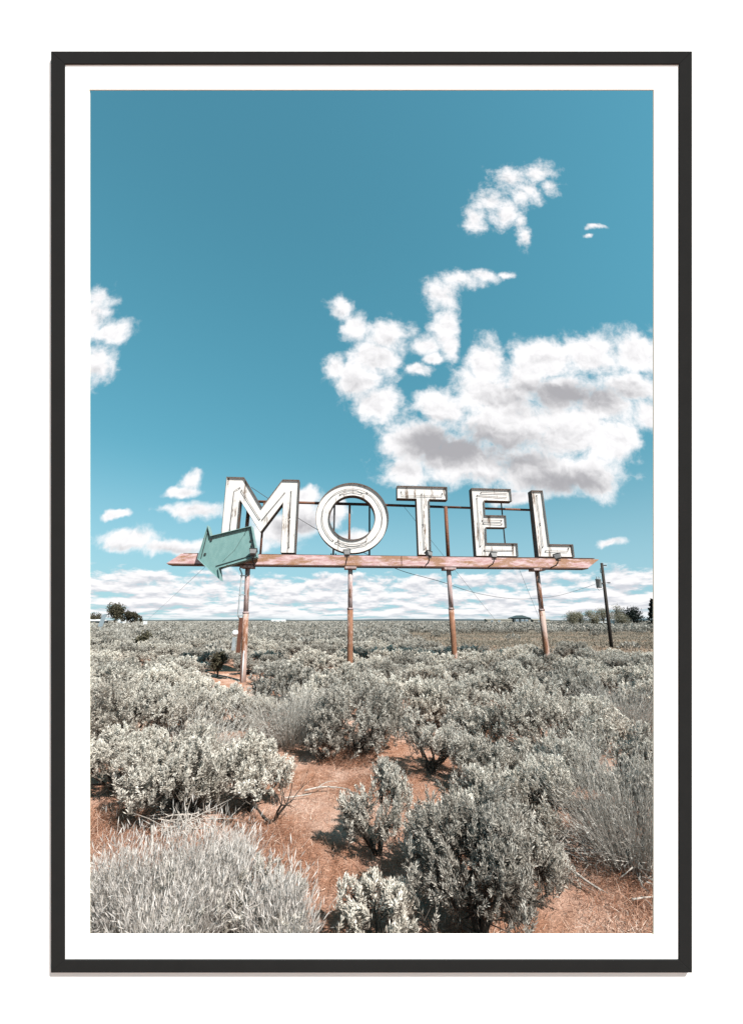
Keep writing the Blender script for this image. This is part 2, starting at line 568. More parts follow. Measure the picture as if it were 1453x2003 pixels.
def seg_quads(p0, p1, r0, r1, n=3):
    """n-sided open prisms along many segments"""
    d = unit(p1 - p0)
    a = np.where(np.abs(d[:, 2:3]) < 0.9, np.array([[0, 0, 1.0]]), np.array([[1.0, 0, 0]]))
    u = unit(np.cross(d, a))
    w = np.cross(d, u)
    out = []
    r0 = np.asarray(r0).reshape(-1, 1)
    r1 = np.asarray(r1).reshape(-1, 1)
    ring0, ring1 = [], []
    for k in range(n):
        an = 2 * math.pi * k / n
        v = u * math.cos(an) + w * math.sin(an)
        ring0.append(p0 + v * r0)
        ring1.append(p1 + v * r1)
    for k in range(n):
        k2 = (k + 1) % n
        out.append(np.stack([ring0[k], ring0[k2], ring1[k2], ring1[k]], axis=1))
    return np.concatenate(out)


def sage_arrays(w, h, seed, leaf=0.03, dens=1.0, per=52, foot=0.16, wood=True):
    """a sagebrush: twisted stems, lobes of upright leafy plumes. returns leaves, tint, wood quads"""
    rng = np.random.default_rng(seed)
    nl = int(max(7, 11 * (w / 0.8)))
    th = np.arccos(1 - rng.random(nl) * 1.12)
    ph = np.arange(nl) * 2.39996 + rng.random(nl) * 0.9
    rr = 0.62 + 0.34 * rng.random(nl)
    lob = np.stack([w * 0.5 * rr * np.sin(th) * np.cos(ph), w * 0.5 * rr * np.sin(th) * np.sin(ph),
                    h * (0.42 + 0.40 * rr * np.cos(th) + 0.05 * rng.normal(size=nl))], axis=1)
    lr = (0.155 + 0.11 * rng.random(nl)) * min(w, h * 1.1)
    npl = int(max(6, 15 * dens * (min(w, h) / 0.6) ** 1.2))
    pidx = np.repeat(np.arange(nl), npl)
    m = len(pidx)
    off = unit(rng.normal(size=(m, 3)) + np.array([0, 0, 0.45]))
    rad = (0.45 + 0.6 * rng.random((m, 1)) ** 0.6)
    tip = lob[pidx] + off * lr[pidx][:, None] * rad
    outward = unit(tip - np.array([0, 0, h * 0.15]))
    axis = unit(outward * 0.55 + np.array([0, 0, 0.62]) + rng.normal(size=(m, 3)) * 0.42)
    plen = (0.085 + 0.085 * rng.random((m, 1))) * min(1.0, h / 0.7)
    root = tip - axis * plen
    tip[:, 2] = np.maximum(tip[:, 2], foot * h)
    root[:, 2] = np.maximum(root[:, 2], foot * h * 0.7)
    # leaves
    k = np.repeat(np.arange(m), per)
    t = rng.random(m * per) ** 0.7
    an = rng.random(m * per) * 6.2832
    ax = axis[k]
    a = np.where(np.abs(ax[:, 2:3]) < 0.9, np.array([[0, 0, 1.0]]), np.array([[1.0, 0, 0]]))
    u = unit(np.cross(ax, a))
    v = np.cross(ax, u)
    radial = u * np.cos(an)[:, None] + v * np.sin(an)[:, None]
    spread = np.radians(62 - 36 * t + rng.normal(size=m * per) * 9)[:, None]
    ld = unit(ax * np.cos(spread) + radial * np.sin(spread))
    base = root[k] + ax * (plen[k] * t[:, None]) + rng.normal(size=(m * per, 3)) * 0.004
    LL = leaf * (0.7 + 0.6 * rng.random(m * per)) * (1.05 - 0.35 * t)
    q = leaf_quads(base, ld, LL, LL * (0.18 + 0.09 * rng.random(m * per)), rng)
    ptone = rng.normal(size=m) * 0.10 + (rng.normal(size=nl) * 0.07)[pidx]
    tint = np.clip(0.26 + 0.48 * t + ptone[k] + rng.normal(size=m * per) * 0.14, 0, 1)  # darker towards plume roots, painting shade inside the crown
    woodq = np.zeros((0, 4, 3))
    if wood:
        segs = []
        b0 = np.stack([rng.normal(size=nl) * 0.02 * w, rng.normal(size=nl) * 0.02 * w, np.full(nl, -0.03)], axis=1)
        c1 = lob * np.array([[0.30, 0.30, 0.0]]) + np.array([[0, 0, 1.0]]) * lob[:, 2:3] * 0.30 + rng.normal(size=(nl, 3)) * 0.03 * w
        c2 = lob * np.array([[0.68, 0.68, 0.0]]) + np.array([[0, 0, 1.0]]) * lob[:, 2:3] * 0.62 + rng.normal(size=(nl, 3)) * 0.03 * w
        s = max(0.5, min(1.5, h))
        segs.append(seg_quads(b0, c1, np.full(nl, 0.022 * s), np.full(nl, 0.016 * s), 4))
        segs.append(seg_quads(c1, c2, np.full(nl, 0.016 * s), np.full(nl, 0.010 * s), 4))
        segs.append(seg_quads(c2, lob, np.full(nl, 0.010 * s), np.full(nl, 0.006 * s), 3))
        mid = (lob[pidx] * 0.5 + c2[pidx] * 0.5)
        segs.append(seg_quads(mid, root, np.full(m, 0.0035), np.full(m, 0.0022), 3))
        segs.append(seg_quads(root, tip, np.full(m, 0.0024), np.full(m, 0.0014), 3))
        # bare twig ends standing out of the crown
        nb = m // 3
        segs.append(seg_quads(tip[:nb], tip[:nb] + unit(axis[:nb] + rng.normal(size=(nb, 3)) * 0.3) * (0.02 + 0.05 * rng.random((nb, 1))), np.full(nb, 0.0015), np.full(nb, 0.0006), 3))
        # dead lower twigs
        nd = nl * 3
        i = rng.integers(0, nl, nd)
        st = c1[i] * (0.4 + 0.6 * rng.random((nd, 1)))
        en = st + unit(rng.normal(size=(nd, 3)) * np.array([1, 1, 0.35]) + np.array([0, 0, 0.25])) * (0.12 + 0.16 * rng.random((nd, 1))) * w
        en[:, 2] = np.maximum(en[:, 2], 0.02)
        segs.append(seg_quads(st, en, np.full(nd, 0.005), np.full(nd, 0.0015), 3))
        woodq = np.concatenate(segs)
    return q, tint, woodq


def ribbon_stems(base, d0, bend, L, W, nseg, rng):
    """thin bent blades as ribbons"""
    n = len(base)
    out = []
    side = unit(np.cross(d0, unit(rng.normal(size=(n, 3)))))
    p = base
    d = d0
    for i in range(nseg):
        w0 = W * (1 - i / nseg * 0.75)
        w1 = W * (1 - (i + 1) / nseg * 0.75)
        p1 = p + d * (L / nseg)[:, None]
        out.append(np.stack([p - side * w0[:, None] / 2, p + side * w0[:, None] / 2, p1 + side * w1[:, None] / 2, p1 - side * w1[:, None] / 2], axis=1))
        p = p1
        d = unit(d + bend)
    return np.concatenate(out), p, d


def brush_arrays(w, h, seed, n=520, spread=0.55, leaflets=9, leaf=0.03, width=0.0035, droop=0.0):
    """a broom of fine upright stems with narrow leaves (rabbitbrush, dry broom)"""
    rng = np.random.default_rng(seed)
    nt = 16
    r = np.sqrt(rng.random(nt)) * 0.32 * w
    ph = rng.random(nt) * 6.2832
    tuft = rng.integers(0, nt, n)
    base = np.stack([r * np.cos(ph), r * np.sin(ph), np.full(nt, -0.01)], axis=1)[tuft] + rng.normal(size=(n, 3)) * np.array([0.05 * w, 0.05 * w, 0])
    lean = rng.normal(size=(nt, 3)) * np.array([0.22, 0.22, 0])
    tall = 0.62 + 0.5 * rng.random(nt)
    d0 = unit(base * np.array([1, 1, 0]) / (0.30 * w) * spread + lean[tuft] + np.array([0, 0, 1.0]) + rng.normal(size=(n, 3)) * 0.17)
    bend = rng.normal(size=(n, 3)) * 0.10 + np.array([0, 0, 0.06 - droop])
    L = h * (0.45 + 0.6 * rng.random(n)) * tall[tuft] * 1.12
    stems, _, _ = ribbon_stems(base, d0, bend, L, np.full(n, width), 4, rng)
    t1 = np.clip(np.repeat((0.33 + (rng.normal(size=nt) * 0.14)[tuft] + rng.normal(size=n) * 0.18)[None], 4, 0).ravel(), 0, 1)
    k = np.repeat(np.arange(n), leaflets)
    t = 0.25 + 0.75 * rng.random(len(k))
    pos = base[k] + d0[k] * (L[k] * t)[:, None] + bend[k] * (L[k] * t * t * 1.5)[:, None]
    ld = unit(d0[k] + bend[k] * 2 + rng.normal(size=(len(k), 3)) * 0.33)
    LL = leaf * (0.6 + 0.8 * rng.random(len(k)))
    q = leaf_quads(pos, ld, LL, LL * 0.07 + 0.0012, rng)
    t2 = np.clip(0.40 + 0.3 * t + (rng.normal(size=nt) * 0.12)[tuft[k]] + rng.normal(size=len(k)) * 0.2, 0, 1)
    return np.concatenate([stems, q]), np.concatenate([t1, t2])


# ------------------------------------------------------------------ the setting: ground, ridge
def build_ground():
    n = 170
    t = np.linspace(-1, 1, n)
    gx = np.sign(t) * (np.abs(t) * 6 + np.abs(t) ** 6 * 7000)
    s = np.linspace(0, 1, n)
    gy = -12 + s * 26 + s ** 7 * 9000
    X, Y = np.meshgrid(gx, gy)
    Z = (0.030 * np.sin(X * 1.7 + 0.6 * np.sin(Y * 1.1)) * np.sin(Y * 1.3 + 0.7) + 0.014 * np.sin(X * 5.1 + Y * 2.3) * np.sin(Y * 4.7 - X * 1.9))
    Z = Z * np.clip((60 - np.hypot(X, Y)) / 40, 0, 1)
    v = np.stack([X, Y, Z], axis=-1).reshape(-1, 3)
    i = np.arange(n * n).reshape(n, n)
    f = np.stack([i[:-1, :-1], i[:-1, 1:], i[1:, 1:], i[1:, :-1]], axis=-1).reshape(-1, 4)
    me = bpy.data.meshes.new('ground')
    me.from_pydata(v.tolist(), [], f.tolist())
    me.polygons.foreach_set('use_smooth', [True] * len(me.polygons))
    me.update()
    tag(link('ground', me, M_ground), kind='structure')
    # low ridge along the horizon
    rng = np.random.default_rng(3)
    m = 90
    a = np.linspace(-1.25, 1.25, m)
    R = 6200
    hh = 15 + 6 * np.sin(a * 5.0 + 1) + 5 * np.sin(a * 13) + 2 * rng.normal(size=m)
    mb = MB()
    vs, fs = [], []
    for j in range(m):
        sx, cx = math.sin(a[j]), math.cos(a[j])
        vs += [(sx * R, cx * R, -2), (sx * (R + 350), cx * (R + 350), hh[j]), (sx * (R + 900), cx * (R + 900), -2)]
    for j in range(m - 1):
        fs += [(3 * j, 3 * j + 3, 3 * j + 4, 3 * j + 1), (3 * j + 1, 3 * j + 4, 3 * j + 5, 3 * j + 2)]
    mb.add(vs, fs)
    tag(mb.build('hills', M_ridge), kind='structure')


build_ground()

# ------------------------------------------------------------------ wall and picture frame
D = 0.56                                   # camera to wall
PX = D / 760.0                             # metres on the wall for one unit of the frame's layout grid
axis = Vector((0, math.cos(PITCH), math.sin(PITCH)))
WALL_AT = Vector((0, 0, CAM_H)) + axis * D


def wall_child(o):
    o.location = WALL_AT
    o.rotation_euler = (PITCH, 0, 0)
    return o


def ring_faces(outer, inner):
    return [(0, 1, 5, 4), (1, 2, 6, 5), (2, 3, 7, 6), (3, 0, 4, 7)]


def build_wall():
    hx, hz = 596 * PX, 872 * PX            # hole behind the picture
    X, zt, zb = 1.7, 1.2, -2.02
    mb = MB()
    for y, flip in ((0.0, False), (0.02, True)):
        vs = [(-X, y, zb), (X, y, zb), (X, y, zt), (-X, y, zt), (-hx, y, -hz), (hx, y, -hz), (hx, y, hz), (-hx, y, hz)]
        fs = ring_faces(None, None)
        mb.add(vs, [tuple(reversed(f)) if flip else f for f in fs])
    o = 8
    mb.f += [(4, 5, 5 + o, 4 + o), (5, 6, 6 + o, 5 + o), (6, 7, 7 + o, 6 + o), (7, 4, 4 + o, 7 + o),
             (0, 0 + o, 1 + o, 1), (1, 1 + o, 2 + o, 2), (2, 2 + o, 3 + o, 3), (3, 3 + o, 0 + o, 0)]
    w = wall_child(mb.build('wall', M_wall))
    tag(w, kind='structure')


def build_frame():
    root = empty('picture_frame')
    wall_child(root)
    tag(root, 'charcoal picture frame with wide white mat on the white wall', 'picture frame')
    yf = -0.0044                            # front of the moulding
    kf = (D + yf) / 760.0
    x0, x1, z1, z0 = -626.5 * kf, 626.5 * kf, 901.5 * kf, -901.5 * kf
    ix0, ix1, iz1, iz0 = -599.5 * kf, 601.0 * kf, 876.5 * kf, -876.5 * kf
    O = [(x0, z0), (x1, z0), (x1, z1), (x0, z1)]
    I = [(ix0, iz0), (ix1, iz0), (ix1, iz1), (ix0, iz1)]
    names = ['bottom_rail', 'side_rail', 'top_rail', 'side_rail']
    for k in range(4):
        k2 = (k + 1) % 4
        mb = MB()
        mb.prism_xz([O[k], O[k2], I[k2], I[k]], yf, -0.0005)
        mb.build(names[k], M_frame, root, bevel=0.0005)
    # mat board with a bevel-cut window
    ym, yb = -0.0032, -0.0016
    km = (D + ym) / 760.0
    kb = (D + yb) / 760.0
    e = 0.012
    A = [(ix0 - e, iz0 - e), (ix1 + e, iz0 - e), (ix1 + e, iz1 + e), (ix0 - e, iz1 + e)]
    B = [(-551.5 * km, -826.5 * km), (551.5 * km, -826.5 * km), (551.5 * km, 826.5 * km), (-551.5 * km, 826.5 * km)]
    Cc = [(-549.5 * kb, -824.5 * kb), (549.5 * kb, -824.5 * kb), (549.5 * kb, 824.5 * kb), (-549.5 * kb, 824.5 * kb)]
    mb = MB()
    mb.add([(x, ym, z) for x, z in A] + [(x, ym, z) for x, z in B], ring_faces(None, None))
    mb.add([(x, yb, z) for x, z in A] + [(x, yb, z) for x, z in Cc], [tuple(reversed(f)) for f in ring_faces(None, None)])
    mb.build('mat_board', M_mat, root)
    mb = MB()
    mb.add([(x, ym, z) for x, z in B] + [(x, yb, z) for x, z in Cc], ring_faces(None, None))
    tag(mb.build('mat_bevel', M_bevel, root), 'cream bevel cut around the mat window')


build_wall()
build_frame()

# ------------------------------------------------------------------ the motel sign
SIGN_RZ = math.radians(4.418)
sign = empty('motel_sign', (-3.864, 11.956, 0), SIGN_RZ)
tag(sign, 'weathered roadside sign with white channel letters MOTEL on rusty posts', 'sign')


def inset(poly, d):
    n = len(poly)
    area = sum(poly[i][0] * poly[(i + 1) % n][1] - poly[(i + 1) % n][0] * poly[i][1] for i in range(n))
    s = 1 if area > 0 else -1
    out = []
    for i in range(n):
        p0, p1, p2 = Vector(poly[i - 1]), Vector(poly[i]), Vector(poly[(i + 1) % n])
        e1 = (p1 - p0).normalized()
        e2 = (p2 - p1).normalized()
        n1 = Vector((-e1.y, e1.x)) * s
        n2 = Vector((-e2.y, e2.x)) * s
        b = (n1 + n2)
        b = b / max(0.25, (1 + n1.dot(n2)))
        q = p1 + b * d
        out.append((q.x, q.y))
    return out


def ring_strip(mb, a, ya, c, yc):
    n = len(a)
    mb.add([(x, ya, z) for x, z in a] + [(x, yc, z) for x, z in c], [(i, (i + 1) % n, (i + 1) % n + n, i + n) for i in range(n)])


TH = 0.014


def tray(parent, loops, y0, depth, recess, mface, mlin, mcas, names=('face', 'side_wall', 'lining')):
    """open-fronted channel box: loops[0] outline, loops[1:] holes"""
    cas, lin, fac = MB(), MB(), MB()
    outer = loops[0]
    ins = inset(outer, TH)
    ring_strip(cas, outer, y0, outer, y0 + depth)
    ring_strip(cas, outer, y0, ins, y0)
    ring_strip(lin, ins, y0, ins, y0 + recess)
    if len(loops) == 1:
        fac.add([(x, y0 + recess, z) for x, z in ins], [tuple(range(len(ins)))])
        cas.add([(x, y0 + depth, z) for x, z in outer], [tuple(range(len(outer)))])
    else:
        hole = loops[1]
        hin = inset(hole, -TH)
        ring_strip(cas, hole, y0, hole, y0 + depth)
        ring_strip(cas, hole, y0, hin, y0)
        ring_strip(lin, hin, y0, hin, y0 + recess)
        ring_strip(fac, ins, y0 + recess, hin, y0 + recess)
        ring_strip(cas, outer, y0 + depth, hole, y0 + depth)
    fac.build(names[0], mface, parent)
    cas.build(names[1], mcas, parent)
    lin.build(names[2], mlin, parent)


LET_D, LET_R = 0.27, 0.065


def neon(parent, lines, y, r=0.0085, gap=0.0):
    rng = random.Random(len(lines) * 7 + int(abs(lines[0][0][0]) * 100))
    for ln in lines:
        mb = MB()
        pts = [(x + rng.uniform(-.006, .006), y + rng.uniform(-.012, .012), z + rng.uniform(-.006, .006)) for x, z in ln]
        mb.tube([(pts[0][0], y + 0.033, pts[0][2])] + pts + [(pts[-1][0], y + 0.033, pts[-1][2])], r, 6)
        mb.build('neon_tube', M_tube, parent, smooth=True)


def letter(label, loops, tubes):
    e = empty('letter')
    e.parent = sign
    e['label'] = label
    tray(e, loops, 0.0, LET_D, LET_R, M_face, M_lining, M_casing)
    neon(e, tubes, LET_R - 0.035)
    # small stand-offs that carry the tubes
    for ln in tubes:
        for (x, z) in (ln[0], ln[-1]):
            MB().tube([(x, LET_R - 0.034, z), (x, LET_R, z)], 0.017, 6).build('tube_support', M_lampdark, e)
    return e


letter('letter M with its left foot behind the arrow',
       [[(-0.86, 6.215), (-0.30, 6.215), (0.345, 5.215), (0.945, 6.175), (1.49, 6.175), (1.49, 3.735), (1.03, 3.735), (1.005, 5.365),
         (0.366, 4.375), (-0.352, 5.42), (-0.345, 3.735), (-0.83, 3.735)]],
       [[(-0.60, 4.45), (-0.585, 5.75), (-0.42, 5.86)], [(-0.35, 5.78), (0.30, 4.82)], [(0.38, 4.80), (1.03, 5.72)],
        [(1.24, 5.78), (1.25, 4.90)], [(1.25, 4.80), (1.27, 3.92)]])
OC, OR, OI = (3.255, 4.935), 1.185, 0.735


def circ(c, r, n=64, sx=1.0):
    return [(c[0] + r * sx * math.cos(2 * math.pi * i / n), c[1] + r * math.sin(2 * math.pi * i / n)) for i in range(n)]


def arc(r, a0, a1, n=18):
    return [(OC[0] + r * math.cos(math.radians(a0 + (a1 - a0) * i / n)), OC[1] + r * math.sin(math.radians(a0 + (a1 - a0) * i / n))) for i in range(n + 1)]


letter('round letter O with open centre',
       [circ(OC, OR), circ(OC, OI)],
       [arc(0.98, 62, 232, 26), arc(0.98, 238, 420, 28), arc(0.88, 70, 118, 10), arc(0.90, 240, 300, 10)])
letter('letter T', [[(4.735, 6.062), (6.445, 6.062), (6.44, 5.60), (5.822, 5.60), (5.80, 3.725), (5.385, 3.725), (5.373, 5.61), (4.73, 5.61)]],
       [[(4.88, 5.86), (4.90, 5.74), (6.28, 5.74), (6.28, 5.84)], [(5.57, 5.80), (5.58, 4.75)], [(5.58, 4.70), (5.59, 3.92)]])
letter('letter E', [[(7.28, 6.045), (8.66, 6.045), (8.66, 5.60), (7.705, 5.605), (7.69, 5.10), (8.40, 5.10), (8.39, 4.68), (7.69, 4.675), (7.67, 4.155),
                     (8.70, 4.155), (8.69, 3.715), (7.275, 3.715)]],
       [[(7.48, 5.80), (8.50, 5.74), (8.52, 5.88), (7.62, 5.90)], [(7.46, 5.70), (7.46, 4.05)],
        [(7.60, 4.93), (8.25, 4.93)], [(7.62, 4.83), (8.25, 4.81)], [(7.58, 3.92), (8.55, 3.92), (8.55, 4.02)]])
letter('letter L at the right end', [[(9.385, 6.02), (9.79, 6.02), (9.80, 4.145), (10.612, 4.145), (10.605, 3.715), (9.367, 3.715)]],
       [[(9.58, 5.85), (9.58, 4.85)], [(9.58, 4.80), (9.57, 4.05)], [(9.66, 3.92), (10.42, 3.92), (10.46, 4.02)]])

# beam: two long faded red panels, tapered at both ends, dark flange below
ZB, ZT = 3.365, 3.675
beam = MB().prism_xz([(-2.37, ZB), (4.822, ZB), (4.822, ZT), (-1.96, ZT)], 0.0, 0.30).build('beam_panel', M_beam, sign, bevel=0.006)
beam2 = MB().prism_xz([(4.840, ZB), (11.02, ZB), (11.44, ZT - 0.02), (4.840, ZT)], 0.0, 0.30).build('beam_panel', M_beam, sign, bevel=0.006)
MB().box(-2.30, 11.0, -0.025, 0.33, ZB - 0.035, ZB - 0.002).build('beam_flange', M_flange, sign)
MB().box(4.824, 4.838, 0.02, 0.28, ZB + 0.01, ZT - 0.01).build('beam_splice', M_flange, sign)
MB().box(-1.9, 11.3, 0.02, 0.28, ZT + 0.001, ZT + 0.022).build('beam_cap', M_flange, sign)

# posts
for i, (st, sb, zj) in enumerate(((0.035, 0.17, 1.93), (3.215, 3.25, 2.05), (6.38, 6.43, 2.06), (9.33, 9.34, 2.03))):
    e = empty('post')
    e.parent = sign
    y = 0.14

    def at(z):
        return (sb + (st - sb) * z / 3.3, y, z)
    MB().tube([at(-0.2), at(0.5), at(1.2), at(zj)], 0.088, 20).build('lower_pipe', M_post_lo, e, smooth=True)
    MB().tube([at(zj - 0.02), at(2.6), at(3.29)], 0.073, 20).build('upper_pipe', M_post_hi, e, smooth=True)
    MB().tube([at(zj - 0.03), at(zj + 0.025)], 0.094, 20).build('collar', M_post_hi, e, smooth=True)
    MB().box(at(3.3)[0] - 0.19, at(3.3)[0] + 0.19, -0.06, 0.34, 3.262, 3.328).build('cap_plate', M_post_hi, e, bevel=0.005)
# studs above the beam that hold the letters from behind
MB().tube([(-0.30, 0.42, 5.52), (2.0, 0.42, 5.51)], 0.045, 10).build('rear_pipe', M_rust, sign, smooth=True)
MB().tube([(2.0, 0.42, 5.51), (4.0, 0.42, 5.50)], 0.050, 10).build('rear_pipe', M_darkpipe, sign, smooth=True)
MB().tube([(4.0, 0.42, 5.50), (6.6, 0.42, 5.47)], 0.045, 10).build('rear_pipe', M_darkpipe, sign, smooth=True)
MB().tube([(6.6, 0.42, 5.47), (9.55, 0.42, 5.43)], 0.040, 10).build('rear_pipe', M_rust, sign, smooth=True)
for x, z1, r, m in ((0.33, 5.52, 0.035, M_rust), (-0.17, 5.5, 0.06, M_post_hi), (2.66, 5.5, 0.030, M_darkpipe), (3.17, 5.5, 0.038, M_rust), (3.84, 5.5, 0.030, M_darkpipe),
                    (6.47, 5.48, 0.062, M_rust), (8.46, 5.95, 0.022, M_darkpipe), (9.55, 5.45, 0.04, M_rust)):
    MB().tube([(x, 0.42, 3.55), (x, 0.42, z1)], r, 10).build('upright', m, sign, smooth=True)
for x in (2.60, 2.74, 5.5, 7.4, 8.4, 9.5, 10.4, 1.25, -0.6):
    MB().tube([(x, 0.15, 3.66), (x, 0.15, 3.76)], 0.02, 8).build('letter_foot', M_lampdark, sign, smooth=True)

# arrow
arrow = empty('arrow')
arrow.parent = sign
arrow['label'] = 'faded turquoise arrow box pointing left over the beam'
AP = [(-1.162, 4.503), (-1.035, 4.175), (0.150, 4.508), (0.392, 3.545), (-0.700, 3.205), (-0.615, 2.835), (-1.344, 3.467)]
tray(arrow, [AP], -0.35, 0.30, 0.07, M_turq, M_turq_edge, M_turq_edge)
TP = inset(AP, 0.085)
mb = MB()
order = [6, 0, 1, 2, 3]
mb.tube([(TP[i][0], -0.30, TP[i][1]) for i in order], 0.010, 6)
mb.build('neon_tube', M_lampdark, arrow)
MB().tube([(TP[3][0] - 0.05, -0.30, TP[3][1]), (TP[4][0], -0.30, TP[4][1])], 0.010, 6).build('neon_tube', M_lampdark, arrow)
for x, z in ((-1.15, 3.62), (-1.02, 4.05), (0.16, 4.05), (0.20, 3.9), (-0.62, 3.20)):
    MB().box(x - 0.025, x + 0.025, -0.315, -0.283, z - 0.03, z + 0.03).build('tube_support', M_lampdark, arrow)
MB().tube([(0.02, -0.285, 4.40), (-0.30, -0.285, 3.75), (-0.62, -0.285, 3.40)], 0.004, 5).build('thin_dark_line', M_lampdark, arrow)  # thin dark line slanting across the arrow face

# floodlights in front of the beam
for i, (x, z, rz, ry) in enumerate(((0.286, 3.66, 0.05, 0.02), (3.09, 3.66, 0.0, -0.03), (5.63, 3.66, 0.55, 0.18), (7.68, 3.64, 0.05, 0.04), (9.76, 3.63, -0.5, -0.22))):
    e = empty('floodlight')
    e.parent = sign
    e.location = (x, -0.44, z)
    h = MB()
    vs = []
    for (a, c, zz) in ((0.105, 0.075, 0.085), (0.075, 0.045, -0.065)):
        vs += [(-a, -c, zz), (a, -c, zz), (a, c, zz), (-a, c, zz)]
    h.add(vs, [(0, 1, 2, 3), (7, 6, 5, 4), (4, 5, 1, 0), (5, 6, 2, 1), (6, 7, 3, 2), (7, 4, 0, 3)])
    o = h.build('housing', M_lamp, e, bevel=0.008)
    o.rotation_euler = (math.radians(-32), ry, rz)
    r = MB()
    r.box(-0.118, 0.118, -0.088, 0.088, 0.088, 0.104)
    o2 = r.build('rim', M_lampdark, e, bevel=0.004)
    o2.rotation_euler = (math.radians(-32), ry, rz)
    b = MB()
    b.tube([(0, 0.0, -0.06), (0.0, 0.02, -0.15), (-0.02, 0.10, -0.235), (-0.03, 0.415, -0.27)], 0.018, 8)
    b.box(-0.075, 0.075, -0.012, 0.012, -0.11, -0.085)
    b.build('bracket', M_lampdark, e)

# meter board and conduit on the left-hand post
mtr = empty('meter_assembly')
mtr.parent = sign
mtr['label'] = 'brown board with white electric meter and conduit on the leftmost post'
MB().box(-0.06, 0.05, 0.00, 0.05, 0.80, 1.78).build('mount_board', M_board, mtr)
c = MB()
c.tube([(-0.16, 0.05, 3.38), (-0.17, 0.03, 3.22), (-0.10, 0.03, 3.08), (-0.105, 0.03, 1.85), (-0.06, 0.03, 1.76)], 0.022, 8)
c.build('conduit', M_conduit, mtr, smooth=True)
for z in (3.02, 2.45, 1.85):
    MB().box(-0.14, 0.06, 0.0, 0.06, z - 0.015, z + 0.015).build('clamp', M_conduit, mtr)
mm = MB()
mm.tube([(-0.13, 0.06, 1.35), (-0.13, -0.02, 1.35), (-0.13, -0.08, 1.35), (-0.13, -0.11, 1.35)], [0.085, 0.085, 0.07, 0.03], 16)
mm.build('meter_dome', M_meter, mtr, smooth=True)
MB().box(-0.19, -0.09, -0.05, 0.05, 0.86, 1.22).build('breaker_box', M_conduit, mtr, bevel=0.006)
MB().tube([(0.155, 0.03, 0.85), (0.16, 0.03, 0.4), (0.17, 0.035, -0.05)], 0.016, 8).build('lower_conduit', M_meter, mtr, smooth=True)


# ------------------------------------------------------------------ utility pole, cables
def build_pole():
    root = empty('utility_pole', (15.22, 26.1, 0))
    tag(root, 'dark leaning wooden utility pole right of the sign', 'utility pole')
    P0, P1 = Vector((0, 0, -0.4)), Vector((0.24, 0, 5.42))
    MB().tube([P0, P0.lerp(P1, 0.5), P1], [0.115, 0.10, 0.085], 14).build('shaft', M_pole, root, smooth=True)
    can = MB()
    can.tube([(-0.20, -0.05, 3.78), (-0.20, -0.05, 3.82), (-0.20, -0.05, 4.30), (-0.20, -0.05, 4.31), (-0.20, -0.05, 4.36)], [0.15, 0.165, 0.165, 0.185, 0.17], 18)
    x = can.build('transformer', M_xfm, root, smooth=True)
    for dx in (-0.08, 0.08):
        MB().tube([(-0.20 + dx, -0.05, 4.36), (-0.20 + dx, -0.05, 4.46), (-0.20 + dx, -0.05, 4.54)], [0.035, 0.03, 0.012], 8).build('bushing', M_xfm, x)
    MB().box(-0.05, 0.10, -0.08, 0.05, 4.0, 4.1).build('bracket', M_lampdark, root)
    MB().tube([(-0.34, -0.05, 4.2), (-0.38, -0.05, 3.8), (-0.25, -0.05, 3.62), (0.0, -0.05, 3.70), (0.12, -0.02, 3.8)], 0.012, 6).build('lead_wire', M_cable, root)
    MB().tube([(0.10, -0.1, 4.7), (0.0, -0.12, 4.78), (0.0, -0.12, 5.0), (0.08, -0.1, 5.08)], 0.02, 6).build('fuse_cutout', M_cable, root)
    for z, x0 in ((5.28, 0.42), (4.12, 0.48)):
        i = MB()
        i.tube([(0.18, 0, z + 0.03), (x0, 0.1, z)], 0.008, 6)
        for k in range(4):
            i.tube([(x0 + k * 0.05, 0.1, z), (x0 + 0.025 + k * 0.05, 0.1, z)], 0.038, 8)
        i.build('insulator', M_cable, root)
    return root


build_pole()


def smooth_path(pts, n=6):
    P = [Vector(p) for p in pts]
    out = []
    for i in range(len(P) - 1):
        p0, p1, p2, p3 = P[max(i - 1, 0)], P[i], P[i + 1], P[min(i + 2, len(P) - 1)]
        for k in range(n):
            t = k / n
            out.append(0.5 * ((2 * p1) + (-p0 + p2) * t + (2 * p0 - 5 * p1 + 4 * p2 - p3) * t * t + (-p0 + 3 * p1 - 3 * p2 + p3) * t ** 3))
    out.append(P[-1])
    return out


tag(MB().tube(smooth_path([(-4.07, 12.45, 6.05), (-1.95, 12.62, 4.70), (-0.04, 12.78, 3.76), (0.97, 12.95, 3.30), (2.57, 14.8, 3.12), (4.47, 17, 2.84), (6.86, 19.5, 2.73),
                           (8.95, 21.5, 2.86), (11.32, 23.5, 3.18), (14.98, 26.05, 4.07)]), 0.010, 6).build('service_cable', M_cable),
    'long drooping power cable from the sign to the utility pole', 'cable')
tag(MB().tube([(1.11, 12.75, 5.45), (8.9, 24.7, -0.05)], 0.006, 5).build('guy_wire', M_cable), 'thin straight guy wire behind the letter T running down right', 'wire', 'guy wires of the sign')
tag(MB().tube([(4.67, 13.0, 4.15), (8.6, 19.3, -0.05)], 0.005, 5).build('guy_wire', M_cable), 'thin straight guy wire from the letter E down to the brush', 'wire', 'guy wires of the sign')
tag(MB().tube([(-3.75, 11.50, 4.42), (-33.59, 60, 1.45)], 0.007, 5).build('guy_wire', M_cable), 'thin wire crossing the turquoise arrow and running left to the horizon', 'wire', 'guy wires of the sign')

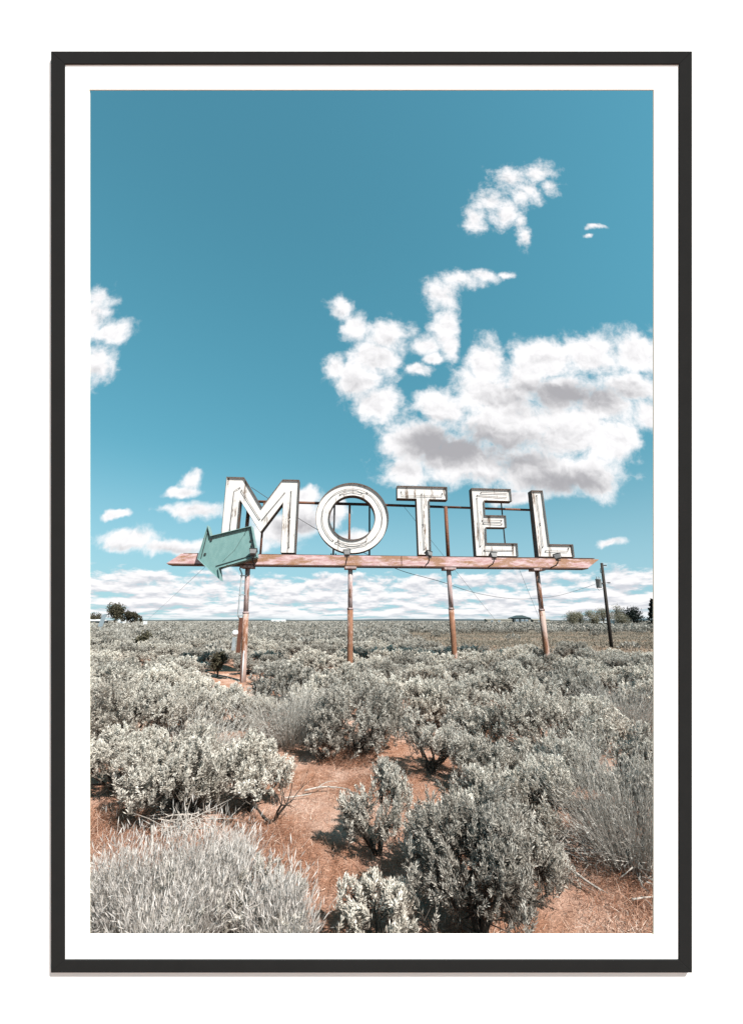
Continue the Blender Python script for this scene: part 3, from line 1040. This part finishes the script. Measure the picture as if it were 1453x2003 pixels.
# ------------------------------------------------------------------ near shrubs, one by one
# kind, x, y, width, height, label
HERO = [
    ('S', -0.16, 5.91, 1.35, 0.97, 'dark-stemmed grey sagebrush standing at the far end of the bare soil path'),
    ('S', 0.69, 5.05, 0.66, 0.83, 'sagebrush on a single dark bent trunk, right of the soil path'),
    ('S', 0.05, 3.52, 0.50, 0.68, 'small upright sagebrush standing alone in the middle of the soil path'),
    ('S', 0.62, 2.74, 0.80, 0.80, 'largest silvery sagebrush in the right foreground, at the lower edge'),
    ('S', 0.90, 2.86, 0.58, 0.55, 'silvery sagebrush beside the bare soil corner at lower right'),
    ('S', 0.50, 3.20, 0.50, 0.63, 'sagebrush just right of the small upright one on the path'),
    ('S', 0.95, 3.70, 0.62, 0.56, 'sagebrush behind the largest foreground sagebrush'),
    ('S', 0.05, 2.56, 0.48, 0.38, 'low sagebrush at the bottom edge, centre'),
    ('S', 1.41, 3.74, 0.60, 0.64, 'rounded sagebrush with bare grey twigs splayed around its foot'),
    ('F', 1.92, 3.45, 0.72, 0.90, 'wispy grey broom-like shrub leaning at the right edge'),
    ('S', 2.18, 5.34, 1.46, 0.96, 'broad sagebrush with pale tips, widest bush on the right'),
    ('S', 1.42, 5.70, 0.92, 0.72, 'sagebrush left of the broad pale-tipped bush on the right'),
    ('S', 3.05, 5.91, 0.90, 0.72, 'sagebrush right of the broad pale-tipped bush'),
    ('S', -2.48, 4.50, 0.95, 0.68, 'low sagebrush at the left edge above the rusty thatch'),
    ('S', -1.66, 4.05, 0.95, 0.76, 'sagebrush in the left foreground over a pile of dead twigs'),
    ('S', -1.12, 4.18, 0.66, 0.72, 'silvery sagebrush just left of the bare twiggy shrub'),
    ('B', -0.86, 3.98, 0.55, 0.70, 'nearly leafless dark twiggy shrub beside the soil path'),
    ('R', -1.22, 2.78, 0.52, 0.44, 'tallest pale straw broom in the lower left corner'),
    ('R', -0.90, 2.76, 0.46, 0.38, 'pale straw broom second from the left along the bottom'),
    ('R', -0.60, 2.62, 0.40, 0.32, 'pale straw broom third from the left along the bottom'),
    ('R', -1.52, 2.70, 0.36, 0.38, 'pale straw broom cut by the left edge of the view'),
    ('R', -0.42, 2.55, 0.22, 0.28, 'small pale straw tuft beside the soil path at the bottom'),
    ('R', -1.02, 2.48, 0.46, 0.36, 'pale straw broom at the bottom edge in front of the others'),
    ('R', -1.00, 3.20, 0.34, 0.26, 'low pale straw tuft behind the straw brooms'),
    ('S', -0.62, 2.72, 0.42, 0.34, 'low grey sagebrush growing among the straw brooms at bottom left'),
    ('F', -1.24, 6.37, 1.06, 0.70, 'fine grey broom shrub left of the far end of the path'),
    ('F', -1.95, 4.95, 0.85, 0.70, 'wispy grey broom shrub between the left sagebrushes'),
    ('S', -3.28, 5.91, 1.06, 1.03, 'tall sagebrush at the left, behind the low edge bush'),
    ('S', -4.01, 6.37, 0.95, 0.85, 'sagebrush cut by the left edge, below the blue-grey road sign'),
    ('S', -2.85, 6.63, 1.03, 0.80, 'sagebrush second from the left edge in the middle row'),
    ('S', -2.20, 6.91, 0.99, 0.70, 'sagebrush below the leftmost sign post'),
    ('S', -0.91, 7.23, 0.96, 0.80, 'sagebrush behind the far end of the path, left side'),
    ('S', 0.63, 7.23, 1.22, 0.95, 'sagebrush behind the far end of the path, right side'),
    ('S', 1.48, 7.23, 1.13, 0.88, 'sagebrush below the third sign post'),
    ('S', 2.46, 7.57, 1.28, 0.98, 'tall sagebrush between the third and fourth sign posts'),
    ('S', 3.82, 7.95, 1.25, 0.82, 'sagebrush below the fourth sign post'),
    ('F', 3.89, 6.63, 0.85, 0.79, 'fine grey broom shrub near the right edge'),
    ('S', 1.12, 4.62, 0.66, 0.60, 'sagebrush between the bent-trunk bush and the broad pale-tipped bush'),
    ('S', 1.80, 4.35, 0.74, 0.66, 'sagebrush behind the rounded one with splayed twigs'),
    ('S', 2.35, 3.95, 0.60, 0.55, 'sagebrush behind the wispy shrub at the right edge'),
    ('S', -0.62, 5.55, 0.50, 0.42, 'low sagebrush at the left foot of the dark-stemmed bush'),
    ('S', 2.80, 4.50, 0.62, 0.66, 'sagebrush cut by the right edge of the view'),
]


def branchy(w, h, seed):
    """bare branching shrub as wood segments"""
    rng = random.Random(seed)
    p0, p1, r0, r1 = [], [], [], []
    tips = []

    def grow(p, d, L, r, depth):
        n = 3
        for _ in range(n):
            d2 = (d + Vector((rng.gauss(0, .16), rng.gauss(0, .16), rng.gauss(0.04, .10)))).normalized()
            q = p + d2 * (L / n)
            p0.append(p)
            p1.append(q)
            r0.append(r)
            r1.append(r * 0.82)
            p, d, r = q, d2, r * 0.82
        if depth == 0:
            tips.append((p, d))
            return
        for _ in range(rng.choice((2, 3, 3))):
            d3 = (d + Vector((rng.gauss(0, .5), rng.gauss(0, .5), rng.gauss(.12, .25)))).normalized()
            grow(p, d3, L * rng.uniform(.55, .8), r * .72, depth - 1)
    for k in range(3):
        grow(Vector((0, 0, -0.02)), Vector((rng.gauss(0, .45), rng.gauss(0, .45), 1)).normalized(), h * 0.34, 0.016, 4)
    A = lambda x: np.array([tuple(v) for v in x])
    return seg_quads(A(p0), A(p1), np.array(r0), np.array(r1), 4), tips


def build_hero(i, k, x, y, w, h, label):
    name = {'S': 'sagebrush', 'F': 'broom_shrub', 'R': 'straw_broom', 'B': 'bare_shrub'}[k]
    e = empty(name, (x, y, 0))
    tag(e, label, 'shrub')
    if k == 'S':
        lf = 0.026 + 0.0055 * max(0, y - 3)
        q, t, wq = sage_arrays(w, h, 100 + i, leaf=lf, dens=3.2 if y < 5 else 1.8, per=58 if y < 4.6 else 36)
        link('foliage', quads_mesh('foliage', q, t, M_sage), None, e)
        link('branches', quads_mesh('branches', wq, None, M_wood), None, e)
    elif k == 'R':
        q, t = brush_arrays(w, h, 200 + i, n=int(2600 * w), spread=0.38, leaflets=6, leaf=0.045, width=0.0028)
        link('stems', quads_mesh('stems', q, t, M_straw), None, e)
        g, t, wq = sage_arrays(w * 0.7, h * 0.8, 900 + i, leaf=0.03, dens=0.45, per=36)
        link('foliage', quads_mesh('foliage', g, np.clip(t + 0.25, 0, 1), M_sage), None, e)
    elif k == 'F':
        q, t = brush_arrays(w, h, 300 + i, n=int(1500 * w), spread=0.95, leaflets=10, leaf=0.03 + 0.004 * (y - 3), width=0.0028 + 0.0008 * (y - 3))
        link('stems', quads_mesh('stems', q, t, M_spray), None, e)
        g, t, wq = sage_arrays(w * 0.6, h * 0.55, 950 + i, leaf=0.03, dens=0.4, per=30)
        link('branches', quads_mesh('branches', wq, None, M_wood), None, e)
    else:
        wq, tips = branchy(w, h, 5)
        link('branches', quads_mesh('branches', wq, None, M_wood), None, e)
        rng = np.random.default_rng(8)
        P = np.array([tuple(p) for p, d in tips])
        Dv = np.array([tuple(d) for p, d in tips])
        k2 = np.repeat(np.arange(len(P)), 9)
        base = P[k2] - Dv[k2] * (rng.random((len(k2), 1)) * 0.06)
        ld = unit(Dv[k2] + rng.normal(size=(len(k2), 3)) * 0.5)
        keep = base[:, 0] < 0.10
        base, ld = base[keep], ld[keep]
        L = 0.022 + 0.012 * rng.random(len(base))
        link('foliage', quads_mesh('foliage', leaf_quads(base, ld, L, L * 0.25, rng), np.clip(0.6 + rng.normal(size=len(base)) * .2, 0, 1), M_sage), None, e)


for i, (k, x, y, w, h, lab) in enumerate(HERO):
    build_hero(i, k, x, y, w, h, lab)

# ------------------------------------------------------------------ the mass of sagebrush behind
variants = []
for s in range(7):
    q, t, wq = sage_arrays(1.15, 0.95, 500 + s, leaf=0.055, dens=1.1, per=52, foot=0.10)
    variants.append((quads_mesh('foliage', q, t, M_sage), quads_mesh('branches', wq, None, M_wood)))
dark_var = None

rs = random.Random(11)
placed = [(x, y, max(0.40, w * 0.42)) for (k, x, y, w, h, l) in HERO]
BARE = [(-5.3, 12.4, 0.9), (-4.1, 12.0, 0.7), (-6.6, 11.5, 0.7), (-3.4, 10.4, 0.6), (-4.4, 15.0, 1.0), (-3.0, 16.0, 1.1), (-8.6, 15.2, 1.0), (-7.4, 14.2, 0.8), (-3.74, 11.9, 0.6), (-3.55, 11.2, 0.6), (-3.3, 10.4, 0.6), (-3.05, 9.6, 0.5), (-2.78, 8.8, 0.45), (-2.5, 8.0, 0.35)]


def free(x, y, r):
    for (a, b_, c_) in placed:
        if (x - a) ** 2 + (y - b_) ** 2 < (r + c_) ** 2:
            return False
    for (a, b_, c_) in BARE:
        if (x - a) ** 2 + (y - b_) ** 2 < (c_ + r * 0.9) ** 2:
            return False
    return True


def clearing(x, y):
    """the open grassy strip across the plain, right of the second post"""
    edge = 0.6 * math.sin(x * 0.5) + 0.9 * math.sin(x * 0.21 + 1)
    return (y > 16.5 + edge + max(0.0, (x - 10.0) * 0.45) and y < 54 + 2 * edge and x > 0.02 * y + 0.9 + edge)


mid = []
tries = 0
while len(mid) < 255 and tries < 60000:
    tries += 1
    y = 6.4 + 17.5 * rs.random() ** 0.9
    x = rs.uniform(-0.80 * y - 0.4, 0.80 * y + 0.4)
    sc = rs.choice((rs.uniform(0.5, 0.85), rs.uniform(0.8, 1.1), rs.uniform(1.0, 1.35)))
    if clearing(x, y):
        continue
    r = 0.47 * sc
    if free(x, y, r):
        placed.append((x, y, r))
        mid.append((x, y, sc))
ORD = ('first second third fourth fifth sixth seventh eighth ninth tenth eleventh twelfth thirteenth fourteenth fifteenth sixteenth seventeenth eighteenth '
       'nineteenth twentieth twenty-first twenty-second twenty-third twenty-fourth twenty-fifth twenty-sixth twenty-seventh twenty-eighth twenty-ninth thirtieth '
       'thirty-first thirty-second thirty-third thirty-fourth thirty-fifth thirty-sixth thirty-seventh thirty-eighth thirty-ninth fortieth').split()


def zone(x, y):
    band = ('near brush' if y < 8.5 else 'brush before the posts' if y < 11.5 else 'brush behind the posts' if y < 15 else 'brush farther back' if y < 19 else 'farthest brush')
    k = x / y
    side = ('along the left edge' if k < -0.54 else 'left of the leftmost post' if k < -0.31 else 'between first and second posts' if k < -0.05 else 'between second and third posts' if k < 0.205
            else 'between third and fourth posts' if k < 0.43 else 'right of the rightmost post' if k < 0.6 else 'along the right edge')
    return band, side


zones = {}
for i, (x, y, sc) in enumerate(mid):
    zones.setdefault(zone(x, y), []).append((x / y, i))
mid_label = {}
for (band, side), items in zones.items():
    for n_, (k_, i) in enumerate(sorted(items)):
        mid_label[i] = 'sagebrush in the %s, %s, %s from left' % (band, side, ORD[n_])
for i, (x, y, sc) in enumerate(mid):
    e = empty('sagebrush', (x, y, 0), rs.uniform(0, 6.28))
    e.scale = (sc * rs.uniform(0.85, 1.2), sc * rs.uniform(0.85, 1.2), min(sc, 1.05) * (rs.uniform(0.85, 1.05) if y < 8.5 else rs.uniform(0.72, 0.98)))
    tag(e, mid_label[i], 'shrub', 'sagebrush filling the plain around the sign posts')
    fm, bm = variants[rs.randrange(len(variants))]
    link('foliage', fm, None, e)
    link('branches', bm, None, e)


def far_brush():
    rng = np.random.default_rng(21)
    R = random.Random(5)
    quads, tints = [], []
    for (y0, y1, spacing, nleaf, lsize) in ((18, 60, 1.25, 140, 0.165), (60, 150, 2.0, 34, 0.42), (150, 420, 3.6, 8, 1.0)):
        area = 0.78 * (y1 * y1 - y0 * y0)
        n = int(area / spacing ** 2)
        y = np.sqrt(rng.random(n) * (y1 * y1 - y0 * y0) + y0 * y0)
        x = (rng.random(n) * 2 - 1) * 0.78 * y
        keep = np.array([(not clearing(a, b_)) or R.random() < 0.02 for a, b_ in zip(x, y)])
        if y0 == 18:
            keep &= np.array([b_ > 22.5 or free(a, b_, 0.35) for a, b_ in zip(x, y)])
        x, y = x[keep], y[keep]
        n = len(x)
        h = (0.50 + 0.55 * rng.random(n))
        w = (0.8 + 0.8 * rng.random(n)) * (1.0 if y0 < 150 else 2.0)
        k = np.repeat(np.arange(n), nleaf)
        m = len(k)
        th = np.arccos(1 - rng.random(m) * 1.1)
        ph = rng.random(m) * 6.2832
        lump = 0.8 + 0.22 * np.sin(ph * 3 + k * 1.7) * np.sin(th * 4 + k) + 0.16 * rng.random(m)
        nrm = np.stack([np.sin(th) * np.cos(ph), np.sin(th) * np.sin(ph), np.cos(th)], axis=1)
        base = np.stack([x[k] + nrm[:, 0] * w[k] * 0.5 * lump, y[k] + nrm[:, 1] * w[k] * 0.5 * lump,
                         h[k] * (0.30 + 0.62 * np.clip(nrm[:, 2], -0.4, 1) * lump)], axis=1)
        d = unit(nrm * 0.7 + np.array([0, 0, 0.5]) + rng.normal(size=(m, 3)) * 0.4)
        L = lsize * (0.6 + 0.7 * rng.random(m))
        quads.append(leaf_quads(base - d * L[:, None] * 0.4, d, L, L * 0.62, rng))
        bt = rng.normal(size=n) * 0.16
        tints.append(np.clip(0.36 + 0.30 * nrm[:, 2] + bt[k] + rng.normal(size=m) * 0.14, 0, 1))  # tops paler, low sides darker: light and shade put into the tint
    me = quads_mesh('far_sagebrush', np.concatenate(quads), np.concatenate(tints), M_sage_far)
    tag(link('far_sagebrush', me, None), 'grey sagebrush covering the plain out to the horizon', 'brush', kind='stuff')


far_brush()


def litter():
    """dead grass and fine litter on the near soil"""
    rng = np.random.default_rng(31)
    n = 150000
    y = 2.3 + 7.0 * rng.random(n) ** 1.6
    x = (rng.random(n) * 2 - 1) * (0.78 * y + 0.2)
    patch = np.sin(x * 2.1 + np.sin(y * 1.7)) * np.sin(y * 2.4 + 1.0 + np.sin(x * 1.3))
    keep = rng.random(n) < (0.55 + 0.45 * np.clip(patch, 0, 1))
    x, y = x[keep], y[keep]
    n = len(x)
    base = np.stack([x, y, np.full(n, 0.0)], axis=1)
    base[:, 2] = 0.030 * np.sin(x * 1.7 + 0.6 * np.sin(y * 1.1)) * np.sin(y * 1.3 + 0.7)
    flat = rng.random(n) < 0.5
    d = unit(rng.normal(size=(n, 3)) * np.array([1, 1, 0.12]) + np.where(flat, 0.05, 1.2)[:, None] * np.array([0, 0, 1.0]))
    L = 0.018 + 0.055 * rng.random(n) ** 1.5
    W = np.full(n, 0.0016) + 0.0018 * rng.random(n)
    bend = rng.normal(size=(n, 3)) * 0.25
    q, _, _ = ribbon_stems(base + np.array([0, 0, 0.004]), d, bend, L, W, 1, rng)
    t = np.clip(0.52 + 0.2 * patch[keep] + rng.normal(size=n) * 0.30, 0, 1)
    # long rusty thatch, lower left and in hollows
    m = 15000
    cx = np.array([(-1.95, 3.55, 0.55), (-1.55, 3.45, 0.45), (-2.3, 3.9, 0.5), (-0.75, 3.5, 0.40), (-0.95, 3.75, 0.3), (1.75, 3.05, 0.5), (2.1, 3.3, 0.4), (0.15, 4.9, 0.5), (-0.3, 5.6, 0.5)])
    pick = rng.integers(0, len(cx), m)
    bx = cx[pick, 0] + rng.normal(size=m) * cx[pick, 2] * 0.5
    by = cx[pick, 1] + rng.normal(size=m) * cx[pick, 2] * 0.45
    b2 = np.stack([bx, by, np.full(m, 0.0)], axis=1)
    d2 = unit(rng.normal(size=(m, 3)) * np.array([1, 1, 0.3]) + np.array([0.3, -0.1, 0.75]))
    L2 = 0.06 + 0.12 * rng.random(m)
    q2, _, _ = ribbon_stems(b2, d2, rng.normal(size=(m, 3)) * 0.2 + np.array([0.1, 0, -0.25]), L2, np.full(m, 0.0024), 3, rng)
    t2 = np.clip(0.38 + rng.normal(size=m) * 0.24, 0, 1)
    me = quads_mesh('dry_grass', np.concatenate([q, q2]), np.concatenate([t, t2, t2, t2]), M_thatch)
    tag(link('dry_grass', me, None), 'rusty dead grass and litter on the bare soil', 'grass', kind='stuff')
    # field grass of the clearing
    n = 26000
    y = 15 + 43 * rng.random(n)
    x = rng.random(n) * (0.8 * y)
    b3 = np.stack([x, y, np.zeros(n)], axis=1)
    d3 = unit(rng.normal(size=(n, 3)) * np.array([1, 1, 0.2]) + np.array([0, 0, 1.0]))
    L3 = 0.10 + 0.16 * rng.random(n)
    q3 = leaf_quads(b3, d3, L3, np.full(n, 0.05), rng)
    t3 = np.clip(0.45 + 0.3 * np.sin(x * 0.15 + y * 0.5) + rng.normal(size=n) * 0.2, 0, 1)
    tag(link('field_grass', quads_mesh('field_grass', q3, t3, M_clear), None), 'short dry grass of the clearing behind the sign', 'grass', kind='stuff')


litter()


# fallen sticks
def stick(label, pts, r, fork=None):
    mb = MB()
    mb.tube(smooth_path(pts, 4), [r * (1 - 0.6 * i / (4 * (len(pts) - 1))) for i in range(4 * (len(pts) - 1) + 1)], 6)
    if fork:
        for f in fork:
            mb.tube(smooth_path(f, 3), [r * 0.55 * (1 - 0.7 * i / (3 * (len(f) - 1))) for i in range(3 * (len(f) - 1) + 1)], 5)
    tag(mb.build('fallen_stick', M_stick, smooth=True), label, 'stick', 'dead sticks lying on the soil')


stick('long split dead branch lying on the soil at lower right', [(1.28, 3.40, 0.06), (1.36, 3.27, 0.05), (1.42, 3.15, 0.035), (1.47, 3.06, 0.03)], 0.013,
      [[(1.30, 3.38, 0.05), (1.40, 3.22, 0.03), (1.50, 3.06, 0.02)]])
stick('thin pale dead twig crossing the path below the far sagebrush', [(-0.68, 4.58, 0.03), (-0.52, 4.64, 0.04), (-0.36, 4.66, 0.03), (-0.22, 4.60, 0.03)], 0.009,
      [[(-0.56, 4.62, 0.04), (-0.46, 4.72, 0.06), (-0.36, 4.76, 0.05)], [(-0.45, 4.65, 0.04), (-0.36, 4.56, 0.05)]])
stick('short pale stick on the left half of the path', [(-0.85, 4.42, 0.025), (-0.70, 4.46, 0.03), (-0.60, 4.50, 0.03)], 0.008)
stick('pale stick under the rounded sagebrush with splayed twigs', [(1.15, 3.50, 0.03), (1.35, 3.46, 0.04), (1.58, 3.52, 0.03)], 0.010, [[(1.3, 3.47, .04), (1.45, 3.56, .08)]])
stick('small forked white stick in the lower right corner', [(1.62, 2.98, 0.025), (1.70, 2.99, 0.03), (1.78, 3.0, 0.03)], 0.007, [[(1.70, 2.99, .03), (1.70, 2.91, .03)]])
stick('leaning bleached branch in the thatch at lower left', [(-1.78, 3.72, 0.10), (-1.68, 3.55, 0.08), (-1.58, 3.38, 0.04)], 0.012)
stick('pale branch leaning against the foot of the dark-stemmed sagebrush', [(-0.58, 6.0, 0.22), (-0.50, 5.85, 0.10), (-0.42, 5.75, 0.03)], 0.011)


def twig_pile(label, x, y, n, w, seed):
    rng = np.random.default_rng(seed)
    b0 = np.stack([rng.normal(size=n) * w * 0.25, rng.normal(size=n) * w * 0.2, 0.02 + 0.10 * rng.random(n)], axis=1)
    d = unit(rng.normal(size=(n, 3)) * np.array([1, 1, 0.35]) + np.array([0, 0, 0.15]))
    L = w * (0.3 + 0.4 * rng.random(n))[:, None]
    m1 = b0 + d * L * 0.5 + rng.normal(size=(n, 3)) * 0.012
    e1 = m1 + unit(d + rng.normal(size=(n, 3)) * 0.3) * L * 0.5
    for a in (m1, e1):
        a[:, 2] = np.maximum(a[:, 2], 0.012)
    q = np.concatenate([seg_quads(b0, m1, np.full(n, 0.005), np.full(n, 0.0035), 4), seg_quads(m1, e1, np.full(n, 0.0035), np.full(n, 0.0012), 4)])
    o = link('dead_twigs', quads_mesh('dead_twigs', q, None, M_stick), None)
    o.location = (x, y, 0)
    tag(o, label, 'twigs', kind='stuff')


twig_pile('pile of bleached twigs under the left foreground sagebrush', -1.55, 3.86, 70, 0.55, 1)
twig_pile('splayed bare twigs around the rounded sagebrush on the right', 1.42, 3.55, 80, 0.6, 2)
twig_pile('tangled bare twigs below the wispy shrub at the right edge', 1.85, 3.30, 60, 0.5, 3)


# ------------------------------------------------------------------ far trees, houses, road sign
def crown_tree(name, label, x, y, h, w, mat, n=900, leaf=0.35, lobes=9, z0=0.12, seed=0, group=None, cat='tree', conifer=False, bare=False):
    rng = np.random.default_rng(seed + 70)
    e = empty(name, (x, y, 0))
    tag(e, label, cat, group)
    if conifer:
        t = rng.random(n) ** 0.75
        ph = rng.random(n) * 6.2832
        tier = 0.72 + 0.28 * np.sin(t * 34)
        r = (1 - t) * w * 0.5 * tier * np.sqrt(rng.random(n)) ** 0.5
        base = np.stack([r * np.cos(ph), r * np.sin(ph), h * (z0 + (1 - z0) * t)], axis=1)
        d = unit(np.stack([np.cos(ph), np.sin(ph), -0.15 + 0.4 * t], axis=1) + rng.normal(size=(n, 3)) * 0.3)
    else:
        th = np.arccos(1 - 1.6 * rng.random(lobes))
        ph = np.arange(lobes) * 2.4 + rng.random(lobes)
        rr = 0.30 + 0.40 * rng.random(lobes)
        lc = np.stack([rr * w * .5 * np.sin(th) * np.cos(ph), rr * w * .5 * np.sin(th) * np.sin(ph), h * (0.50 + 0.42 * rr * 1.3 * np.cos(th))], axis=1)
        lr = w * (0.20 + 0.10 * rng.random(lobes))
        k = rng.integers(0, lobes, n)
        o = unit(rng.normal(size=(n, 3))) * (rng.random((n, 1)) ** 0.45)
        base = lc[k] + o * lr[k][:, None] * np.array([1, 1, 1.15])
        base[:, 2] = np.clip(base[:, 2], h * z0, h * 1.02)
        d = unit(rng.normal(size=(n, 3)) + np.array([0, 0, 0.4]))
    L = leaf * (0.6 + 0.8 * rng.random(n))
    q = leaf_quads(base, d, L, L * (0.55 if not bare else 0.30), rng)
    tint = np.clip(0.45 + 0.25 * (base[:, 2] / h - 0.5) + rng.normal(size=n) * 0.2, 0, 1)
    link('crown', quads_mesh('crown', q, tint, mat), None, e)
    mb = MB()
    mb.tube([(0, 0, -0.2), (0.03 * w, 0, h * 0.3), (0, 0.02 * w, h * 0.62), (0.01, 0, h * 0.9)], [0.035 * h, 0.028 * h, 0.016 * h, 0.004 * h], 7)
    if not conifer:
        for c in lc[:7]:
            s = Vector((0.02 * w, 0, h * 0.28))
            mb.tube([s, s.lerp(Vector(c), 0.5) + Vector((0, 0, 0.04 * h)), Vector(c)], [0.016 * h, 0.010 * h, 0.003 * h], 5)
    mb.build('trunk', M_treewood, e)
    return e


crown_tree('elm_tree', 'tallest dark leafy tree on the left horizon', -95.4, 150, 8.0, 6.2, M_treeleaf, 3000, 0.55, 12, 0.06, 1)
crown_tree('elm_tree', 'shorter dark tree just right of the tallest left tree', -90.8, 150, 5.4, 4.6, M_treeleaf, 1800, 0.5, 9, 0.05, 2)
crown_tree('elm_tree', 'ragged tree at the right end of the left clump', -87.9, 150, 5.3, 2.8, M_treeleaf, 1200, 0.45, 8, 0.05, 3)
crown_tree('poplar_tree', 'small narrow poplar standing alone on the left horizon', -91.4, 160, 3.9, 1.1, M_treeleaf, 350, 0.4, 8, 0.05, 4)
crown_tree('elm_tree', 'round dark tree at the far left edge of the horizon', -103.2, 150, 4.4, 5.4, M_treeleaf, 1600, 0.5, 9, 0.05, 5)
for i, (x, y, h, w, lab) in enumerate(((54.6, 110, 3.3, 3.8, 'leftmost grey budding tree in the right-hand thicket'), (57.6, 112, 3.7, 3.6, 'second grey budding tree from the left in the right-hand thicket'),
                                       (60.4, 110, 3.9, 3.6, 'third grey budding tree from the left in the right-hand thicket'), (63.6, 111, 4.7, 4.4, 'tall grey budding tree left of the utility pole'),
                                       (73.0, 118, 3.1, 4.0, 'low grey budding tree below the dark evergreen'))):
    crown_tree('budding_tree', lab, x, y, h * 1.2, w * 1.25, M_pale_leaf, 1900, 0.36, 10, 0.10, 10 + i, bare=True)
crown_tree('budding_tree', 'pale yellowish spreading tree right of the utility pole', 76.4, 125, 6.5, 5.6, M_pale_leaf, 1500, 0.42, 12, 0.22, 20, bare=True)
crown_tree('evergreen_tree', 'rounded dark evergreen on the right horizon', 90.8, 140, 6.6, 6.8, M_conifer, 1700, 0.55, 14, 0.18, 21)
crown_tree('conifer_tree', 'dark pointed conifer at the right edge', 84.6, 120, 7.8, 5.6, M_conifer, 1700, 0.6, 9, 0.06, 22, conifer=True)
crown_tree('dark_shrub', 'nearly black rounded shrub in front of the left horizon', -13.4, 24.0, 1.05, 1.2, M_treeleaf, 900, 0.13, 8, 0.05, 23, cat='shrub')
crown_tree('dark_shrub', 'nearly black upright shrub left of the leftmost post', -4.75, 12.9, 0.85, 0.5, M_treeleaf, 900, 0.09, 8, 0.05, 24, cat='shrub')
crown_tree('dark_shrub', 'dark rounded shrub at the right edge of the clearing', 18.4, 25.3, 1.2, 1.5, M_conifer, 900, 0.13, 8, 0.05, 25, cat='shrub')

M_hwall = plain('house_wall_dark', (0.02, 0.03, 0.034), 0.8)
M_hroof = plain('house_roof_teal', (0.03, 0.052, 0.055), 0.7)
M_tan = plain('barn_tan', (0.20, 0.185, 0.155), 0.8)
M_white = plain('trailer_white', (0.50, 0.50, 0.50), 0.6)
M_pane = plain('window_pane', (0.10, 0.14, 0.17), 0.15, spec=0.6)
M_bluegrey = plain('road_sign_back', (0.13, 0.16, 0.18), 0.5)


def building(name, label, x, y, w, d, h, roof, mw, mr, rz=0.0, wins=(), door=None, over=0.3):
    e = empty(name, (x, y, 0), rz)
    tag(e, label, 'building')
    MB().box(-w / 2, w / 2, 0, d, -0.3, h).build('wall', mw, e)
    r = MB()
    o = over
    r.add([(-w / 2 - o, -o, h), (w / 2 + o, -o, h), (w / 2 + o, d + o, h), (-w / 2 - o, d + o, h), (-w / 2 - o, d / 2, h + roof), (w / 2 + o, d / 2, h + roof)] if roof >= 0 else
          [(-w / 2 - o, -o, h), (w / 2 + o, -o, h), (w / 2 + o, d + o, h), (-w / 2 - o, d + o, h), (0, -o, h - roof), (0, d + o, h - roof)],
          [(0, 3, 2, 1), (0, 1, 5, 4), (2, 3, 4, 5), (0, 4, 3), (1, 2, 5)] if roof >= 0 else [(0, 3, 2, 1), (0, 1, 4), (2, 3, 5), (1, 2, 5, 4), (3, 0, 4, 5)])
    r.build('roof', mr, e)
    for (a, b_, z0, z1) in wins:
        f = MB().box(a, b_, -0.05, 0.02, z0, z1).build('window', M_white, e)
        MB().box(a + .08, b_ - .08, -0.07, -0.052, z0 + .08, z1 - .08).build('pane', M_pane, f)
    if door:
        MB().box(door[0], door[1], -0.06, 0.02, 0, door[2]).build('door', M_tan, e)


building('house', 'dark house with teal gabled roof on the right horizon', 82.2, 220, 9.4, 9, 3.0, -1.5, M_hwall, M_hroof, 0, ((-3.6, -2.2, 1.2, 2.3), (-0.6, 0.8, 1.2, 2.3), (1.6, 3.0, 1.2, 2.3)), (3.4, 4.3, 2.1))
building('shed', 'long low tan shed left of the dark house', 69.5, 219, 13.5, 6, 2.1, 0.5, M_tan, M_tan, 0, ((-5, -3.5, 1, 1.7), (-1, .5, 1, 1.7)), (3, 5, 1.8))
building('shed', 'low tan shed right of the dark house', 93.5, 222, 9.0, 6, 2.0, 0.6, M_tan, M_tan, 0, ((-2, -.8, 1, 1.6),), (1, 2.5, 1.7))
building('trailer', 'small long white building on the left-centre horizon', -69.3, 300, 10.5, 3, 2.1, 0.3, M_white, M_white, 0, ((-3, -1.5, .9, 1.6), (1, 2.5, .9, 1.6)), None, 0.1)
building('house', 'low building with pale roof under the far left tree', -101.6, 146, 6.4, 5, 1.5, 0.6, M_hwall, M_white, 0, ((-2, -.8, .6, 1.2),), (1, 1.9, 1.3))
building('house', 'small white house beside the tallest left tree', -97.6, 158, 3.2, 4, 1.6, 0.6, M_white, M_white, 0, ((-.6, .5, .7, 1.3),), None, 0.1)
building('shed', 'dark low shed with white roof edge left of the utility pole', 68.0, 118, 3.6, 3, 1.15, 0.18, M_conifer, M_white, 0, ((-1.0, -.3, .5, .9),), None, 0.15)
building('trailer', 'small white trailer just right of the utility pole', 73.0, 119, 2.8, 3, 1.75, 0.25, M_white, M_white, 0, ((-.8, .1, .9, 1.4),), None, 0.05)

s = empty('road_sign', (-30.0, 45, 0), 0.5)
tag(s, 'narrow leaning blue-grey road sign on a thin post at left', 'road sign')
MB().tube([(-0.08, 0, -0.2), (0.06, 0, 2.3)], 0.05, 8).build('post', M_conduit, s)
MB().prism_xz([(-0.30, 1.05), (0.14, 1.05), (0.34, 2.35), (-0.06, 2.35)], -0.09, -0.055).build('panel', M_bluegrey, s)
s = empty('marker_post', (-33.6, 60.1, 0))
tag(s, 'small white box on a short post where the left wire ends', 'post')
MB().tube([(0, 0, -0.2), (0, 0, 1.15)], 0.06, 8).build('post', M_stick, s)
MB().box(-0.22, 0.22, -0.15, 0.15, 1.15, 1.62).build('box', M_white, s)
